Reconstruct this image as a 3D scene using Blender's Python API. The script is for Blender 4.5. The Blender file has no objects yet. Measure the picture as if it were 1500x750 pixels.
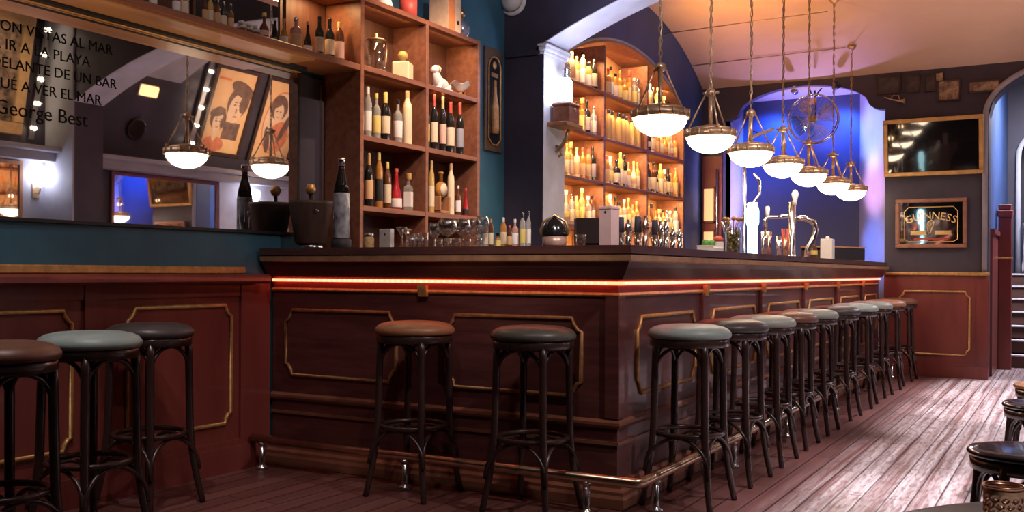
import bpy, math, random
from mathutils import Vector, Matrix
random.seed(7)
PI = math.pi
scene = bpy.context.scene
COL = scene.collection

# ------------------------------------------------------------------ camera model
F = 1446.0                      # focal length in pixels of the 1500 px frame
YAW = math.radians(29.56)
CY, SY = math.cos(YAW), math.sin(YAW)
CAMZ = 1.03
ROLL = 0.0055


def along_wall(px, X):
    """Where the sight line through picture column px meets the vertical plane X: (Y, pixels per metre)."""
    t = (px - 750) / F
    d = X / (CY * t - SY)
    return SY * t * d + CY * d, F / d


def across(px, Y):
    """Where the sight line through picture column px meets the vertical plane Y: (X, pixels per metre)."""
    t = (px - 750) / F
    d = Y / (SY * t + CY)
    return CY * t * d - SY * d, F / d


def height(py, px, s):
    return CAMZ + (399 + (px - 750) * ROLL - py) / s


# ------------------------------------------------------------------ mesh helper
class MB:
    def __init__(self):
        self.v, self.f, self.sm = [], [], []

    def add(self, vs, fs, smooth=False):
        b = len(self.v)
        self.v += [tuple(p) for p in vs]
        self.f += [tuple(b + i for i in q) for q in fs]
        self.sm += [smooth] * len(fs)
        return self

    def box(self, x0, x1, y0, y1, z0, z1, c=0.0):
        if c <= 0:
            vs = [(x, y, z) for z in (z0, z1) for y in (y0, y1) for x in (x0, x1)]
            return self.add(vs, [(0, 2, 3, 1), (4, 5, 7, 6), (0, 1, 5, 4), (2, 6, 7, 3), (0, 4, 6, 2), (1, 3, 7, 5)])
        # chamfered box: eight corners cut
        vs, idx = [], {}
        for iz, z in enumerate((z0, z1)):
            for iy, y in enumerate((y0, y1)):
                for ix, x in enumerate((x0, x1)):
                    sx, sy, sz = (1 - 2 * ix), (1 - 2 * iy), (1 - 2 * iz)
                    for a, p in enumerate(((x, y + sy * c, z + sz * c), (x + sx * c, y, z + sz * c), (x + sx * c, y + sy * c, z))):
                        idx[(ix, iy, iz, a)] = len(vs)
                        vs.append(p)
        g = lambda ix, iy, iz, a: idx[(ix, iy, iz, a)]
        fs = []
        for s in (0, 1):
            q = [g(s, 0, 0, 0), g(s, 1, 0, 0), g(s, 1, 1, 0), g(s, 0, 1, 0)]
            fs.append(q if s else q[::-1])
            q = [g(0, s, 0, 1), g(0, s, 1, 1), g(1, s, 1, 1), g(1, s, 0, 1)]
            fs.append(q if s else q[::-1])
            q = [g(0, 0, s, 2), g(1, 0, s, 2), g(1, 1, s, 2), g(0, 1, s, 2)]
            fs.append(q if s else q[::-1])
        for a in (0, 1):
            for b in (0, 1):
                fs.append([g(a, b, 0, 0), g(a, b, 1, 0), g(a, b, 1, 1), g(a, b, 0, 1)])
                fs.append([g(a, 0, b, 0), g(a, 1, b, 0), g(a, 1, b, 2), g(a, 0, b, 2)])
                fs.append([g(0, a, b, 1), g(1, a, b, 1), g(1, a, b, 2), g(0, a, b, 2)])
        for ix in (0, 1):
            for iy in (0, 1):
                for iz in (0, 1):
                    fs.append([g(ix, iy, iz, 0), g(ix, iy, iz, 1), g(ix, iy, iz, 2)])
        return self.add(vs, fs)

    def lathe(self, prof, seg=20, cx=0, cy=0, cz=0, smooth=True, axis='Z', rot=0.0):
        vs, fs = [], []
        n = len(prof)
        for (r, z) in prof:
            for k in range(seg):
                a = 2 * PI * k / seg + rot
                p = (r * math.cos(a), r * math.sin(a), z)
                if axis == 'X':
                    p = (p[2], p[0], p[1])
                elif axis == 'Y':
                    p = (p[1], p[2], p[0])
                vs.append((p[0] + cx, p[1] + cy, p[2] + cz))
        for i in range(n - 1):
            for k in range(seg):
                k2 = (k + 1) % seg
                fs.append((i * seg + k, i * seg + k2, (i + 1) * seg + k2, (i + 1) * seg + k))
        self.add(vs, fs, smooth)
        b = len(self.v) - len(vs)
        if prof[0][0] > 1e-6:
            self.f.append(tuple(b + k for k in range(seg - 1, -1, -1)))
            self.sm.append(False)
        if prof[-1][0] > 1e-6:
            self.f.append(tuple(b + (n - 1) * seg + k for k in range(seg)))
            self.sm.append(False)
        return self

    def shell(self, prof, seg=20, cx=0, cy=0, cz=0):
        """Open lathe without end caps (thin glass)."""
        vs, fs = [], []
        n = len(prof)
        for (r, z) in prof:
            for k in range(seg):
                a = 2 * PI * k / seg
                vs.append((r * math.cos(a) + cx, r * math.sin(a) + cy, z + cz))
        for i in range(n - 1):
            for k in range(seg):
                k2 = (k + 1) % seg
                fs.append((i * seg + k, i * seg + k2, (i + 1) * seg + k2, (i + 1) * seg + k))
        return self.add(vs, fs, True)

    def tube(self, pts, r, seg=8, closed=False, caps=True, ref=None):
        pts = [Vector(p) for p in pts]
        n = len(pts)
        rr = r if isinstance(r, (list, tuple)) else [r] * n
        vs, fs = [], []
        prev = None
        for i, p in enumerate(pts):
            if closed:
                t = pts[(i + 1) % n] - pts[i - 1]
            else:
                t = pts[min(i + 1, n - 1)] - pts[max(i - 1, 0)]
            t.normalize()
            if prev is None:
                a = Vector(ref) if ref else (Vector((0, 0, 1)) if abs(t.z) < 0.9 else Vector((1, 0, 0)))
            else:
                a = prev
            u = (a - t * a.dot(t)).normalized()
            w = t.cross(u)
            prev = u
            for k in range(seg):
                an = 2 * PI * (k + .5) / seg
                vs.append(p + (u * math.cos(an) + w * math.sin(an)) * rr[i])
        m = n if closed else n - 1
        for i in range(m):
            j = (i + 1) % n
            for k in range(seg):
                k2 = (k + 1) % seg
                fs.append((i * seg + k, i * seg + k2, j * seg + k2, j * seg + k))
        self.add(vs, fs, True)
        if not closed and caps:
            b = len(self.v) - len(vs)
            self.f.append(tuple(b + k for k in range(seg - 1, -1, -1)))
            self.f.append(tuple(b + (n - 1) * seg + k for k in range(seg)))
            self.sm += [False, False]
        return self

    def prism(self, poly, a0, a1, axis='Z'):
        """Extrude a 2-D polygon. axis Z: (x,y); axis Y: (x,z); axis X: (y,z)."""
        def P(p, a):
            return {'Z': (p[0], p[1], a), 'Y': (p[0], a, p[1]), 'X': (a, p[0], p[1])}[axis]
        n = len(poly)
        vs = [P(p, a0) for p in poly] + [P(p, a1) for p in poly]
        fs = [tuple(range(n - 1, -1, -1)), tuple(range(n, 2 * n))]
        fs += [(i, (i + 1) % n, n + (i + 1) % n, n + i) for i in range(n)]
        return self.add(vs, fs)

    def sweepL(self, prof, x0=-3.78, yf=4.005, xs=-1.735, y1=10.785):
        """Closed profile [(outward offset, z)] run along the front and the long side of the bar with a mitred corner."""
        n = len(prof)
        vs = []
        for o, z in prof:
            vs.append((x0, yf - o, z))
        for o, z in prof:
            vs.append((xs + o, yf - o, z))
        for o, z in prof:
            vs.append((xs + o, y1, z))
        fs = []
        for s in (0, 1):
            for i in range(n):
                j = (i + 1) % n
                fs.append((s * n + i, s * n + j, (s + 1) * n + j, (s + 1) * n + i))
        fs.append(tuple(range(n)))
        fs.append(tuple(range(3 * n - 1, 2 * n - 1, -1)))
        return self.add(vs, fs)

    def build(self, name, mat, parent=None, loc=None, mesh_only=False):
        me = bpy.data.meshes.new(name)
        me.from_pydata(self.v, [], self.f)
        me.polygons.foreach_set('use_smooth', self.sm)
        if mat:
            me.materials.append(mat)
        me.update()
        if mesh_only:
            return me
        return obj(name, me, parent, loc)


def obj(name, me, parent=None, loc=None, mat=None):
    o = bpy.data.objects.new(name, me)
    COL.objects.link(o)
    if parent is not None:
        o.parent = parent
    if loc is not None:
        o.location = loc
    if mat is not None:
        o.material_slots[0].link = 'OBJECT'
        o.material_slots[0].material = mat
    return o


def tag(o, label, cat, group=None):
    o['label'], o['category'] = label, cat
    if group:
        o['group'] = group
    return o


def thing(name, label, cat, loc=(0, 0, 0), rz=0.0, group=None):
    o = bpy.data.objects.new(name, None)
    o.empty_display_size = 0.1
    COL.objects.link(o)
    o.location = loc
    o.rotation_euler = (0, 0, rz)
    return tag(o, label, cat, group)


def struct(name, mb, mat):
    o = mb.build(name, mat)
    o['kind'] = 'structure'
    return o


ORD = ['first', 'second', 'third', 'fourth', 'fifth', 'sixth', 'seventh', 'eighth', 'ninth', 'tenth', 'eleventh', 'twelfth']

# ------------------------------------------------------------------ materials
MATS = {}


def mat(name, col, rough=0.5, metal=0.0, emit=None, es=0.0, trans=0.0, var=0.0, scale=8.0, stretch=(1, 1, 1), col2=None, bump=0.0, coat=0.0, ior=1.45, spec=0.5):
    m = bpy.data.materials.new(name)
    m.use_nodes = True
    nt = m.node_tree
    b = nt.nodes['Principled BSDF']
    b.inputs['Base Color'].default_value = (*col, 1)
    b.inputs['Roughness'].default_value = rough
    b.inputs['Metallic'].default_value = metal
    b.inputs['IOR'].default_value = ior
    b.inputs['Specular IOR Level'].default_value = spec
    b.inputs['Transmission Weight'].default_value = trans
    b.inputs['Coat Weight'].default_value = coat
    if emit:
        b.inputs['Emission Color'].default_value = (*emit, 1)
        b.inputs['Emission Strength'].default_value = es
    if var > 0 or col2 or bump > 0:
        tc = nt.nodes.new('ShaderNodeTexCoord')
        mp = nt.nodes.new('ShaderNodeMapping')
        mp.inputs['Scale'].default_value = stretch
        nz = nt.nodes.new('ShaderNodeTexNoise')
        nz.inputs['Scale'].default_value = scale
        nz.inputs['Detail'].default_value = 6
        nz.inputs['Roughness'].default_value = 0.62
        nt.links.new(tc.outputs['Object'], mp.inputs['Vector'])
        nt.links.new(mp.outputs['Vector'], nz.inputs['Vector'])
        cr = nt.nodes.new('ShaderNodeValToRGB')
        c2 = col2 or tuple(min(1, c * (1 + var)) for c in col)
        c1 = col if col2 else tuple(c * (1 - var) for c in col)
        cr.color_ramp.elements[0].position = 0.33
        cr.color_ramp.elements[1].position = 0.68
        cr.color_ramp.elements[0].color = (*c1, 1)
        cr.color_ramp.elements[1].color = (*c2, 1)
        nt.links.new(nz.outputs['Fac'], cr.inputs['Fac'])
        nt.links.new(cr.outputs['Color'], b.inputs['Base Color'])
        if bump > 0:
            bp = nt.nodes.new('ShaderNodeBump')
            bp.inputs['Strength'].default_value = bump
            bp.inputs['Distance'].default_value = 0.01
            nt.links.new(nz.outputs['Fac'], bp.inputs['Height'])
            nt.links.new(bp.outputs['Normal'], b.inputs['Normal'])
    MATS[name] = m
    return m


def thin_glass(name, tint=(1, 1, 1), refl=0.12):
    m = bpy.data.materials.new(name)
    m.use_nodes = True
    nt = m.node_tree
    nt.nodes.clear()
    out = nt.nodes.new('ShaderNodeOutputMaterial')
    tr = nt.nodes.new('ShaderNodeBsdfTransparent')
    tr.inputs['Color'].default_value = (*tint, 1)
    gl = nt.nodes.new('ShaderNodeBsdfGlossy')
    gl.inputs['Roughness'].default_value = 0.04
    lw = nt.nodes.new('ShaderNodeLayerWeight')
    lw.inputs['Blend'].default_value = 0.35
    ma = nt.nodes.new('ShaderNodeMath')
    ma.operation = 'MULTIPLY_ADD'
    ma.inputs[1].default_value = 0.75
    ma.inputs[2].default_value = refl
    mx = nt.nodes.new('ShaderNodeMixShader')
    nt.links.new(lw.outputs['Facing'], ma.inputs[0])
    nt.links.new(ma.outputs[0], mx.inputs['Fac'])
    nt.links.new(tr.outputs[0], mx.inputs[1])
    nt.links.new(gl.outputs[0], mx.inputs[2])
    nt.links.new(mx.outputs[0], out.inputs['Surface'])
    return m


WOOD_BAR = mat('bar_mahogany', (0.085, 0.026, 0.025), 0.32, col2=(0.15, 0.050, 0.044), scale=3.0, stretch=(1.2, 1.2, 9), bump=0.08, coat=0.25)
WOOD_TOP = mat('counter_mahogany', (0.07, 0.028, 0.024), 0.22, col2=(0.12, 0.05, 0.042), scale=4, stretch=(1, 1, 10), coat=0.4)
WOOD_RED = mat('wainscot_mahogany', (0.15, 0.030, 0.026), 0.36, col2=(0.23, 0.055, 0.042), scale=3, stretch=(1.4, 1.4, .35), bump=0.06, coat=0.2)
WOOD_DADO = mat('dado_worn_wood', (0.16, 0.055, 0.035), 0.36, col2=(0.27, 0.11, 0.06), scale=3, stretch=(1, 1, 6), coat=0.3)  # lighter than the bar wood: light on these mouldings put into the colour
WOOD_SHELF = mat('shelf_wood', (0.17, 0.062, 0.035), 0.42, col2=(0.28, 0.11, 0.06), scale=5, stretch=(5, .6, 5), bump=0.06)
WOOD_BACK = mat('shelf_back_wood', (0.065, 0.024, 0.016), 0.5, col2=(0.13, 0.05, 0.03), scale=5, stretch=(5, 7, .4), bump=0.06)
WOOD_NICHE = mat('niche_wood', (0.30, 0.13, 0.055), 0.5, col2=(0.42, 0.20, 0.09), scale=5, stretch=(4, 6, .5))
WOOD_FASCIA = mat('fascia_varnished_wood', (0.36, 0.18, 0.08), 0.30, col2=(0.50, 0.27, 0.13), scale=4, stretch=(3, .5, 6), coat=0.6)
STOOL_WOOD = mat('stool_bentwood', (0.026, 0.014, 0.013), 0.26, col2=(0.045, 0.024, 0.020), scale=14, stretch=(1, 1, .3), coat=0.3)
GOLD = mat('gilt_paint', (0.52, 0.29, 0.10), 0.38, 0.35, var=0.25, scale=30)
GOLD_DIM = mat('worn_gilt', (0.33, 0.17, 0.07), 0.42, 0.25, var=0.35, scale=22)
BRASS = mat('aged_brass', (0.48, 0.33, 0.19), 0.33, 0.85, var=0.25, scale=25)
RAIL_BRASS = mat('foot_rail_brass', (0.72, 0.56, 0.40), 0.24, 1.0, var=0.2, scale=18, stretch=(1, 1, 1))
STEEL = mat('polished_steel', (0.66, 0.66, 0.68), 0.2, 1.0, var=0.1, scale=20)
CHROME = mat('chrome', (0.80, 0.79, 0.80), 0.12, 1.0, var=0.05, scale=20)
TEAL = mat('teal_wall_paint', (0.034, 0.112, 0.165), 0.6, var=0.18, scale=2.5, bump=0.03)
NAVY = mat('dark_navy_paint', (0.042, 0.034, 0.053), 0.5, var=0.2, scale=3, bump=0.03)
BLUE = mat('blue_wall_paint', (0.030, 0.060, 0.165), 0.55, var=0.18, scale=2.5, bump=0.03)
ALCOVE_LIT = mat('pale_lilac_paint', (0.34, 0.34, 0.46), 0.55, var=0.12, scale=3)  # alcove blue made paler: light on its sides and ceiling put into colour
ALCOVE = mat('alcove_blue_paint', (0.045, 0.060, 0.16), 0.55, var=0.15, scale=2.2)
PALE = mat('pale_plaster', (0.60, 0.60, 0.66), 0.6, var=0.12, scale=5, bump=0.05)
GREYWALL = mat('grey_plaster', (0.34, 0.33, 0.37), 0.65, var=0.12, scale=4)
CEIL = mat('ceiling_plaster', (0.52, 0.37, 0.27), 0.8, col2=(0.62, 0.45, 0.34), scale=0.9, bump=0.04)
MIRROR = mat('mirror_glass', (0.86, 0.86, 0.88), 0.015, 1.0, var=0.02, scale=3)
BLACK = mat('black_lacquer', (0.010, 0.009, 0.011), 0.18, var=0.2, scale=10, coat=0.4)
BLACK_MATT = mat('matt_black', (0.016, 0.014, 0.017), 0.55, var=0.25, scale=14)
SCREEN = mat('tv_screen_glass', (0.008, 0.007, 0.009), 0.06, var=0.1, scale=5, coat=1.0)
WHITE = mat('white_enamel', (0.72, 0.68, 0.64), 0.4, var=0.06, scale=10)
CREAM = mat('cream_paper', (0.72, 0.58, 0.40), 0.6, var=0.12, scale=20)
PINK = mat('pale_pink_card', (0.66, 0.46, 0.46), 0.55, var=0.06, scale=18)
COPPER = mat('hammered_copper', (0.85, 0.50, 0.33), 0.26, 1.0, var=0.15, scale=40)
STAIR = mat('stair_wood', (0.085, 0.04, 0.03), 0.4, col2=(0.14, 0.066, 0.05), scale=6, stretch=(.4, 3, 3))
NOSING = mat('pale_step_nosing', (0.70, 0.66, 0.68), 0.4, var=0.08, scale=20)
GLASS = thin_glass('clear_glass', (1, 1, 1), .2)
AMBER_GLASS = thin_glass('amber_glass', (0.85, 0.5, 0.2), 0.1)
LAMP_BOWL = mat('opal_bowl_lit', (0.9, 0.85, 0.78), 0.4, emit=(1.0, 0.78, 0.56), es=20.0)
LED = mat('rope_light_lit', (0.9, 0.4, 0.2), 0.4, emit=(1.0, 0.10, 0.045), es=8.0)
LEDB = mat('rope_bead_lit', (0.9, 0.7, 0.5), 0.4, emit=(1.0, 0.46, 0.30), es=1.9)
BULB = mat('clear_bulb_lit', (0.9, 0.8, 0.6), 0.4, emit=(1.0, 0.80, 0.55), es=40.0)
WHITE_LIT = mat('white_lamp_lit', (0.9, 0.9, 0.95), 0.4, emit=(0.78, 0.82, 1.0), es=22.0)
CYAN_LIT = mat('cyan_lamp_lit', (0.8, 0.95, 1.0), 0.4, emit=(0.45, 0.90, 1.0), es=7.0)
BLUE_LIT = mat('blue_lamp_lit', (0.3, 0.4, 1.0), 0.4, emit=(0.16, 0.30, 1.0), es=4.0)
AMBER_LIT = mat('amber_lamp_lit', (0.9, 0.6, 0.3), 0.4, emit=(1.0, 0.55, 0.22), es=2.2)
GREEN_LIT = mat('green_sign_lit', (0.5, 0.9, 0.7), 0.4, emit=(0.35, 0.9, 0.6), es=2.0)
PANE_LIT = mat('amber_pane_lit', (0.7, 0.5, 0.3), 0.5, emit=(1.0, 0.58, 0.27), es=0.75)


def floor_material():
    m = bpy.data.materials.new('plank_floor')
    m.use_nodes = True
    nt = m.node_tree
    b = nt.nodes['Principled BSDF']
    N, L = nt.nodes.new, nt.links.new
    tc = N('ShaderNodeTexCoord')
    mp = N('ShaderNodeMapping')
    mp.inputs['Rotation'].default_value = (0, 0, PI / 2)
    L(tc.outputs['Object'], mp.inputs['Vector'])
    br = N('ShaderNodeTexBrick')
    br.offset = 0.37
    br.inputs['Scale'].default_value = 1.0
    br.inputs['Brick Width'].default_value = 2.4
    br.inputs['Row Height'].default_value = 0.105
    br.inputs['Mortar Size'].default_value = 0.004
    br.inputs['Color1'].default_value = (0.105, 0.034, 0.028, 1)
    br.inputs['Color2'].default_value = (0.155, 0.056, 0.046, 1)
    br.inputs['Mortar'].default_value = (0.02, 0.010, 0.010, 1)
    L(mp.outputs['Vector'], br.inputs['Vector'])
    m3 = N('ShaderNodeMapping')
    m3.inputs['Scale'].default_value = (60, 9, 1)
    L(tc.outputs['Object'], m3.inputs['Vector'])
    sp = N('ShaderNodeTexNoise')
    sp.inputs['Scale'].default_value = 1.0
    sp.inputs['Detail'].default_value = 4
    L(m3.outputs['Vector'], sp.inputs['Vector'])
    sr = N('ShaderNodeValToRGB')
    sr.color_ramp.elements[0].position = 0.36
    sr.color_ramp.elements[0].color = (.35, .35, .35, 1)
    sr.color_ramp.elements[1].position = 0.52
    L(sp.outputs['Fac'], sr.inputs['Fac'])
    inv = N('ShaderNodeMath')
    inv.operation = 'MULTIPLY_ADD'
    inv.inputs[1].default_value = -.8
    inv.inputs[2].default_value = 1.0
    L(br.outputs['Fac'], inv.inputs[0])
    ws = N('ShaderNodeMath')
    ws.operation = 'MULTIPLY'
    L(sr.outputs['Color'], ws.inputs[0])
    L(inv.outputs[0], ws.inputs[1])
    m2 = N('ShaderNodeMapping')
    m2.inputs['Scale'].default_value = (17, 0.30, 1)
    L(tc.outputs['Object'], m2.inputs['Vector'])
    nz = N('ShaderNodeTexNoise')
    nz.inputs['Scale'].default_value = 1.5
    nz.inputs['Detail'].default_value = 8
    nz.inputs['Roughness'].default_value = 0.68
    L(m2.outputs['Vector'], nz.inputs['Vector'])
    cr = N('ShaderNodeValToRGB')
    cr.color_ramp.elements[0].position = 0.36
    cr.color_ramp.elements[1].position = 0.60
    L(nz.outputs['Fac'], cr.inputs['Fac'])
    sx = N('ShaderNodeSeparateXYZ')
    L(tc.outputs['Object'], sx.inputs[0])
    wx = N('ShaderNodeMapRange')  # aisle mask: worn streaks whitened here, the lit floor patch put into colour
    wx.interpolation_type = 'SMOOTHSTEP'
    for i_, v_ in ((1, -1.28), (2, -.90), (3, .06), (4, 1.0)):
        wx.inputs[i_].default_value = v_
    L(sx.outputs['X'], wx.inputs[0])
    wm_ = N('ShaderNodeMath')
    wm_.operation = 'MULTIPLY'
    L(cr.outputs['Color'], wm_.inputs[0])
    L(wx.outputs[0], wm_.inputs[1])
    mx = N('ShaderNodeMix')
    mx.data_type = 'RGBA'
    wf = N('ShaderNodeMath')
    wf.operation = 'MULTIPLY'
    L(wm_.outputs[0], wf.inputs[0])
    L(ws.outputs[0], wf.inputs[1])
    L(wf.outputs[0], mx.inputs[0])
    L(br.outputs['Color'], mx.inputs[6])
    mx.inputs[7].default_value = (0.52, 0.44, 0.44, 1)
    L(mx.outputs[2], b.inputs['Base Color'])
    rr = N('ShaderNodeMapRange')
    rr.inputs[3].default_value = 0.30
    rr.inputs[4].default_value = 0.46
    L(nz.outputs['Fac'], rr.inputs[0])
    L(rr.outputs[0], b.inputs['Roughness'])
    bp = N('ShaderNodeBump')
    bp.inputs['Strength'].default_value = 0.18
    bp.inputs['Distance'].default_value = 0.006
    L(nz.outputs['Fac'], bp.inputs['Height'])
    L(bp.outputs['Normal'], b.inputs['Normal'])
    return m


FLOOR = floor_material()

# ------------------------------------------------------------------ lamps (Blender lights)


def area(loc, target, w, h, power, col, spread=None, name='area_light'):
    l = bpy.data.lights.new(name, 'AREA')
    l.shape = 'RECTANGLE'
    l.size, l.size_y, l.energy, l.color = w, h, power, col
    if spread:
        l.spread = math.radians(spread)
    o = bpy.data.objects.new(name, l)
    COL.objects.link(o)
    zax = (Vector(loc) - Vector(target)).normalized()
    yax = Vector((0, 1, 0)) - zax * zax.y          # the long side runs along the bar
    if yax.length < .1:
        yax = Vector((0, 0, 1)) - zax * zax.z
    yax.normalize()
    m = Matrix((yax.cross(zax), yax, zax)).transposed().to_4x4()
    o.matrix_world = Matrix.Translation(loc) @ m
    return o


def point(loc, power, col, r=0.05, name='point_light'):
    l = bpy.data.lights.new(name, 'POINT')
    l.energy, l.color, l.shadow_soft_size = power, col, r
    o = bpy.data.objects.new(name, l)
    COL.objects.link(o)
    o.location = loc
    return o


def spot(loc, target, power, col, angle=60, blend=0.5, r=0.05, name='spot_light'):
    l = bpy.data.lights.new(name, 'SPOT')
    l.energy, l.color, l.shadow_soft_size = power, col, r
    l.spot_size, l.spot_blend = math.radians(angle), blend
    o = bpy.data.objects.new(name, l)
    COL.objects.link(o)
    o.location = loc
    o.rotation_euler = (Vector(target) - Vector(loc)).to_track_quat('-Z', 'Y').to_euler()
    return o


# ================================================================== THE SETTING
XW = -3.78          # left wall before the arch
XB = -3.65          # left wall beyond the arch
YA0, YA1 = 6.53, 6.88   # transverse arch
YE = 10.80          # end wall
XR = 1.75           # right wall

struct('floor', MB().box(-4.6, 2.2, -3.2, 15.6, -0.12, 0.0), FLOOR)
struct('wall_left', MB().box(-4.1, XW, -3.0, 6.9, 0, 4.0), TEAL)
struct('wall_back', MB().box(-4.1, 2.0, -3.2, -3.0, 0, 4.0), NAVY)
struct('wall_right', MB().box(XR, 2.05, -3.0, YE + .3, 0, 4.2), NAVY)


def vault_z(y):
    R = 3.7 if y > 8.85 else 6.0
    return 3.67 - (R - math.sqrt(R * R - (y - 8.85) ** 2))


# ceiling: flat before the arch, segmental vault beyond it
mb = MB().box(-4.1, 2.05, -3.0, YA1, 3.70, 3.82)
n = 36
ys = [YA1 - .1 + (YE + .12 - YA1 + .1) * i / n for i in range(n + 1)]
vs, fs = [], []
for y in ys:
    for x in (-4.0, 2.05):
        for dz in (0, 0.12):
            vs.append((x, y, vault_z(y) + dz))
for i in range(n):
    a, b = i * 4, (i + 1) * 4
    fs += [(a, a + 2, b + 2, b), (a + 1, b + 1, b + 3, a + 3)]
mb.add(vs, fs, True)
struct('ceiling', mb, CEIL)

# transverse arch across the room: two piers and the spandrel above
AXL, AXR, AZC, AR = -3.44, 1.30, -2.38, 5.65
AXM = (AXL + AXR) / 2


def arch_z(x):
    return AZC + math.sqrt(AR * AR - (x - AXM) ** 2)


def arched_wall_x(mb, xa, xb, zf, ztop, y0, y1, n=40):
    """Wall strip in the XZ plane from curve zf(x) to ztop, thickness y0..y1."""
    xs = [xa + (xb - xa) * i / n for i in range(n + 1)]
    for i in range(n):
        a, b = xs[i], xs[i + 1]
        za, zb = zf(a), zf(b)
        mb.add([(a, y0, za), (b, y0, zb), (b, y0, ztop), (a, y0, ztop), (a, y1, za), (b, y1, zb), (b, y1, ztop), (a, y1, ztop)],
               [(0, 1, 2, 3), (5, 4, 7, 6), (4, 5, 1, 0), (3, 2, 6, 7)])
    return mb


mb = MB().box(-3.98, AXL - .006, YA0, YA1, 0, 3.9)
mb.box(AXR, XR + .1, YA0, YA1, 0, 3.9)
arched_wall_x(mb, AXL - .006, AXR, lambda x: arch_z(x) + .006, 3.9, YA0, YA1)
struct('wall_arch', mb, NAVY)
# pale soffit and jamb lining of the arch, with a small capital where it springs
mb = MB()
xs = [AXL + (AXR - AXL) * i / 40 for i in range(41)]
for i in range(40):
    a, b = xs[i], xs[i + 1]
    mb.add([(a, YA0 + .004, arch_z(a)), (b, YA0 + .004, arch_z(b)), (b, YA1 + .004, arch_z(b)), (a, YA1 + .004, arch_z(a)),
            (a, YA0 + .004, arch_z(a) + .006), (b, YA0 + .004, arch_z(b) + .006), (b, YA1 + .004, arch_z(b) + .006), (a, YA1 + .004, arch_z(a) + .006)],
           [(3, 2, 1, 0), (4, 5, 6, 7), (0, 1, 5, 4), (2, 3, 7, 6)])
mb.box(AXL - .005, AXL, YA0 + .004, YA1 + .004, 0, 2.755)
struct('trim_1', mb, PALE)
mb = MB()
for k, (o, z0, z1) in enumerate(((.012, 2.665, 2.69), (.035, 2.69, 2.715), (.05, 2.715, 2.735))):
    mb.box(AXL - .03, AXL + o, YA0 - o, YA1 + .02, z0, z1, .004)
struct('trim_2', mb, PALE)
mb = MB().box(-3.76, AXL - .03, YA0 - .02, YA0, 2.66, 2.70, .004)
struct('trim_3', mb, NAVY)

# left wall beyond the arch with the arched niche for the back bar
NY0, NY1, NYM, NR, NPK = 7.08, 10.22, 8.65, 3.0, 3.17


def niche_z(y):
    return NPK - (NR - math.sqrt(NR * NR - (y - NYM) ** 2))


mb = MB().box(-4.05, XB, YA1, NY0, 0, 4.0)
mb.box(-4.05, XB, NY1, YE + .3, 0, 4.0)
mb.box(-4.05, XB, NY0, NY1, 0, 1.0)
n = 30
yy = [NY0 + (NY1 - NY0) * i / n for i in range(n + 1)]
for i in range(n):
    a, b = yy[i], yy[i + 1]
    za, zb = niche_z(a), niche_z(b)
    mb.add([(XB, a, za), (XB, b, zb), (XB, b, 4.0), (XB, a, 4.0), (-4.05, a, za), (-4.05, b, zb), (-4.05, b, 4.0), (-4.05, a, 4.0)],
           [(0, 1, 2, 3), (5, 4, 7, 6), (4, 5, 1, 0), (3, 2, 6, 7)])
mb.box(-4.12, -4.05, YA1, YE + .3, 0, 4.0)
struct('wall_bar_back', mb, BLUE)
# timber lining of the niche arch and its thin pale edge
mb = MB()
for i in range(n):
    a, b = yy[i], yy[i + 1]
    za, zb = niche_z(a), niche_z(b)
    mb.add([(XB + .01, a, za), (XB + .01, b, zb), (-3.96, b, zb), (-3.96, a, za), (XB + .01, a, za - .018), (XB + .01, b, zb - .018), (-3.96, b, zb - .018), (-3.96, a, za - .018)],
           [(0, 1, 2, 3), (7, 6, 5, 4), (0, 4, 5, 1), (3, 2, 6, 7)])
struct('trim_4', mb, WOOD_NICHE)
pts = [(XB + .012, y, niche_z(y) + .012) for y in yy]
struct('trim_5', MB().tube(pts, .012, 6), GREYWALL)

# end wall with the blue alcove and the stair arch
EX0, EX1 = -3.41, -1.69
KX0, KX1 = -3.22, -1.86      # arch of the alcove


def alc_z(x):
    m, hw = (KX0 + KX1) / 2, (KX1 - KX0) / 2
    u = max(0.0, 1 - ((x - m) / hw) ** 2)
    if x < KX0:
        u2 = max(0.0, (x - EX0) / (KX0 - EX0))
        return 2.74 + .08 * (1 - math.sqrt(max(0, 1 - u2 ** 2)))
    if x > KX1:
        u2 = max(0.0, (EX1 - x) / (EX1 - KX1))
        return 2.74 + .10 * (1 - math.sqrt(max(0, 1 - u2 ** 2)))
    return 2.84 + .22 * u ** .62


SX0, SX1 = -0.72, 0.92


def stair_z(x):
    m, hw = (SX0 + SX1) / 2, (SX1 - SX0) / 2
    return 2.60 + .48 * math.sqrt(max(0.0, 1 - ((x - m) / hw) ** 2))


mb = MB().box(-4.0, EX0, YE, YE + .28, 0, 3.9)
arched_wall_x(mb, EX0, EX1, alc_z, 3.9, YE, YE + .10, 44)
mb.box(EX1, SX0, YE, YE + .28, 0, 3.9)
arched_wall_x(mb, SX0, SX1, stair_z, 3.9, YE, YE + .28, 44)
mb.box(SX1, XR + .2, YE, YE + .28, 0, 3.9)
struct('wall_end', mb, NAVY)
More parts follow.
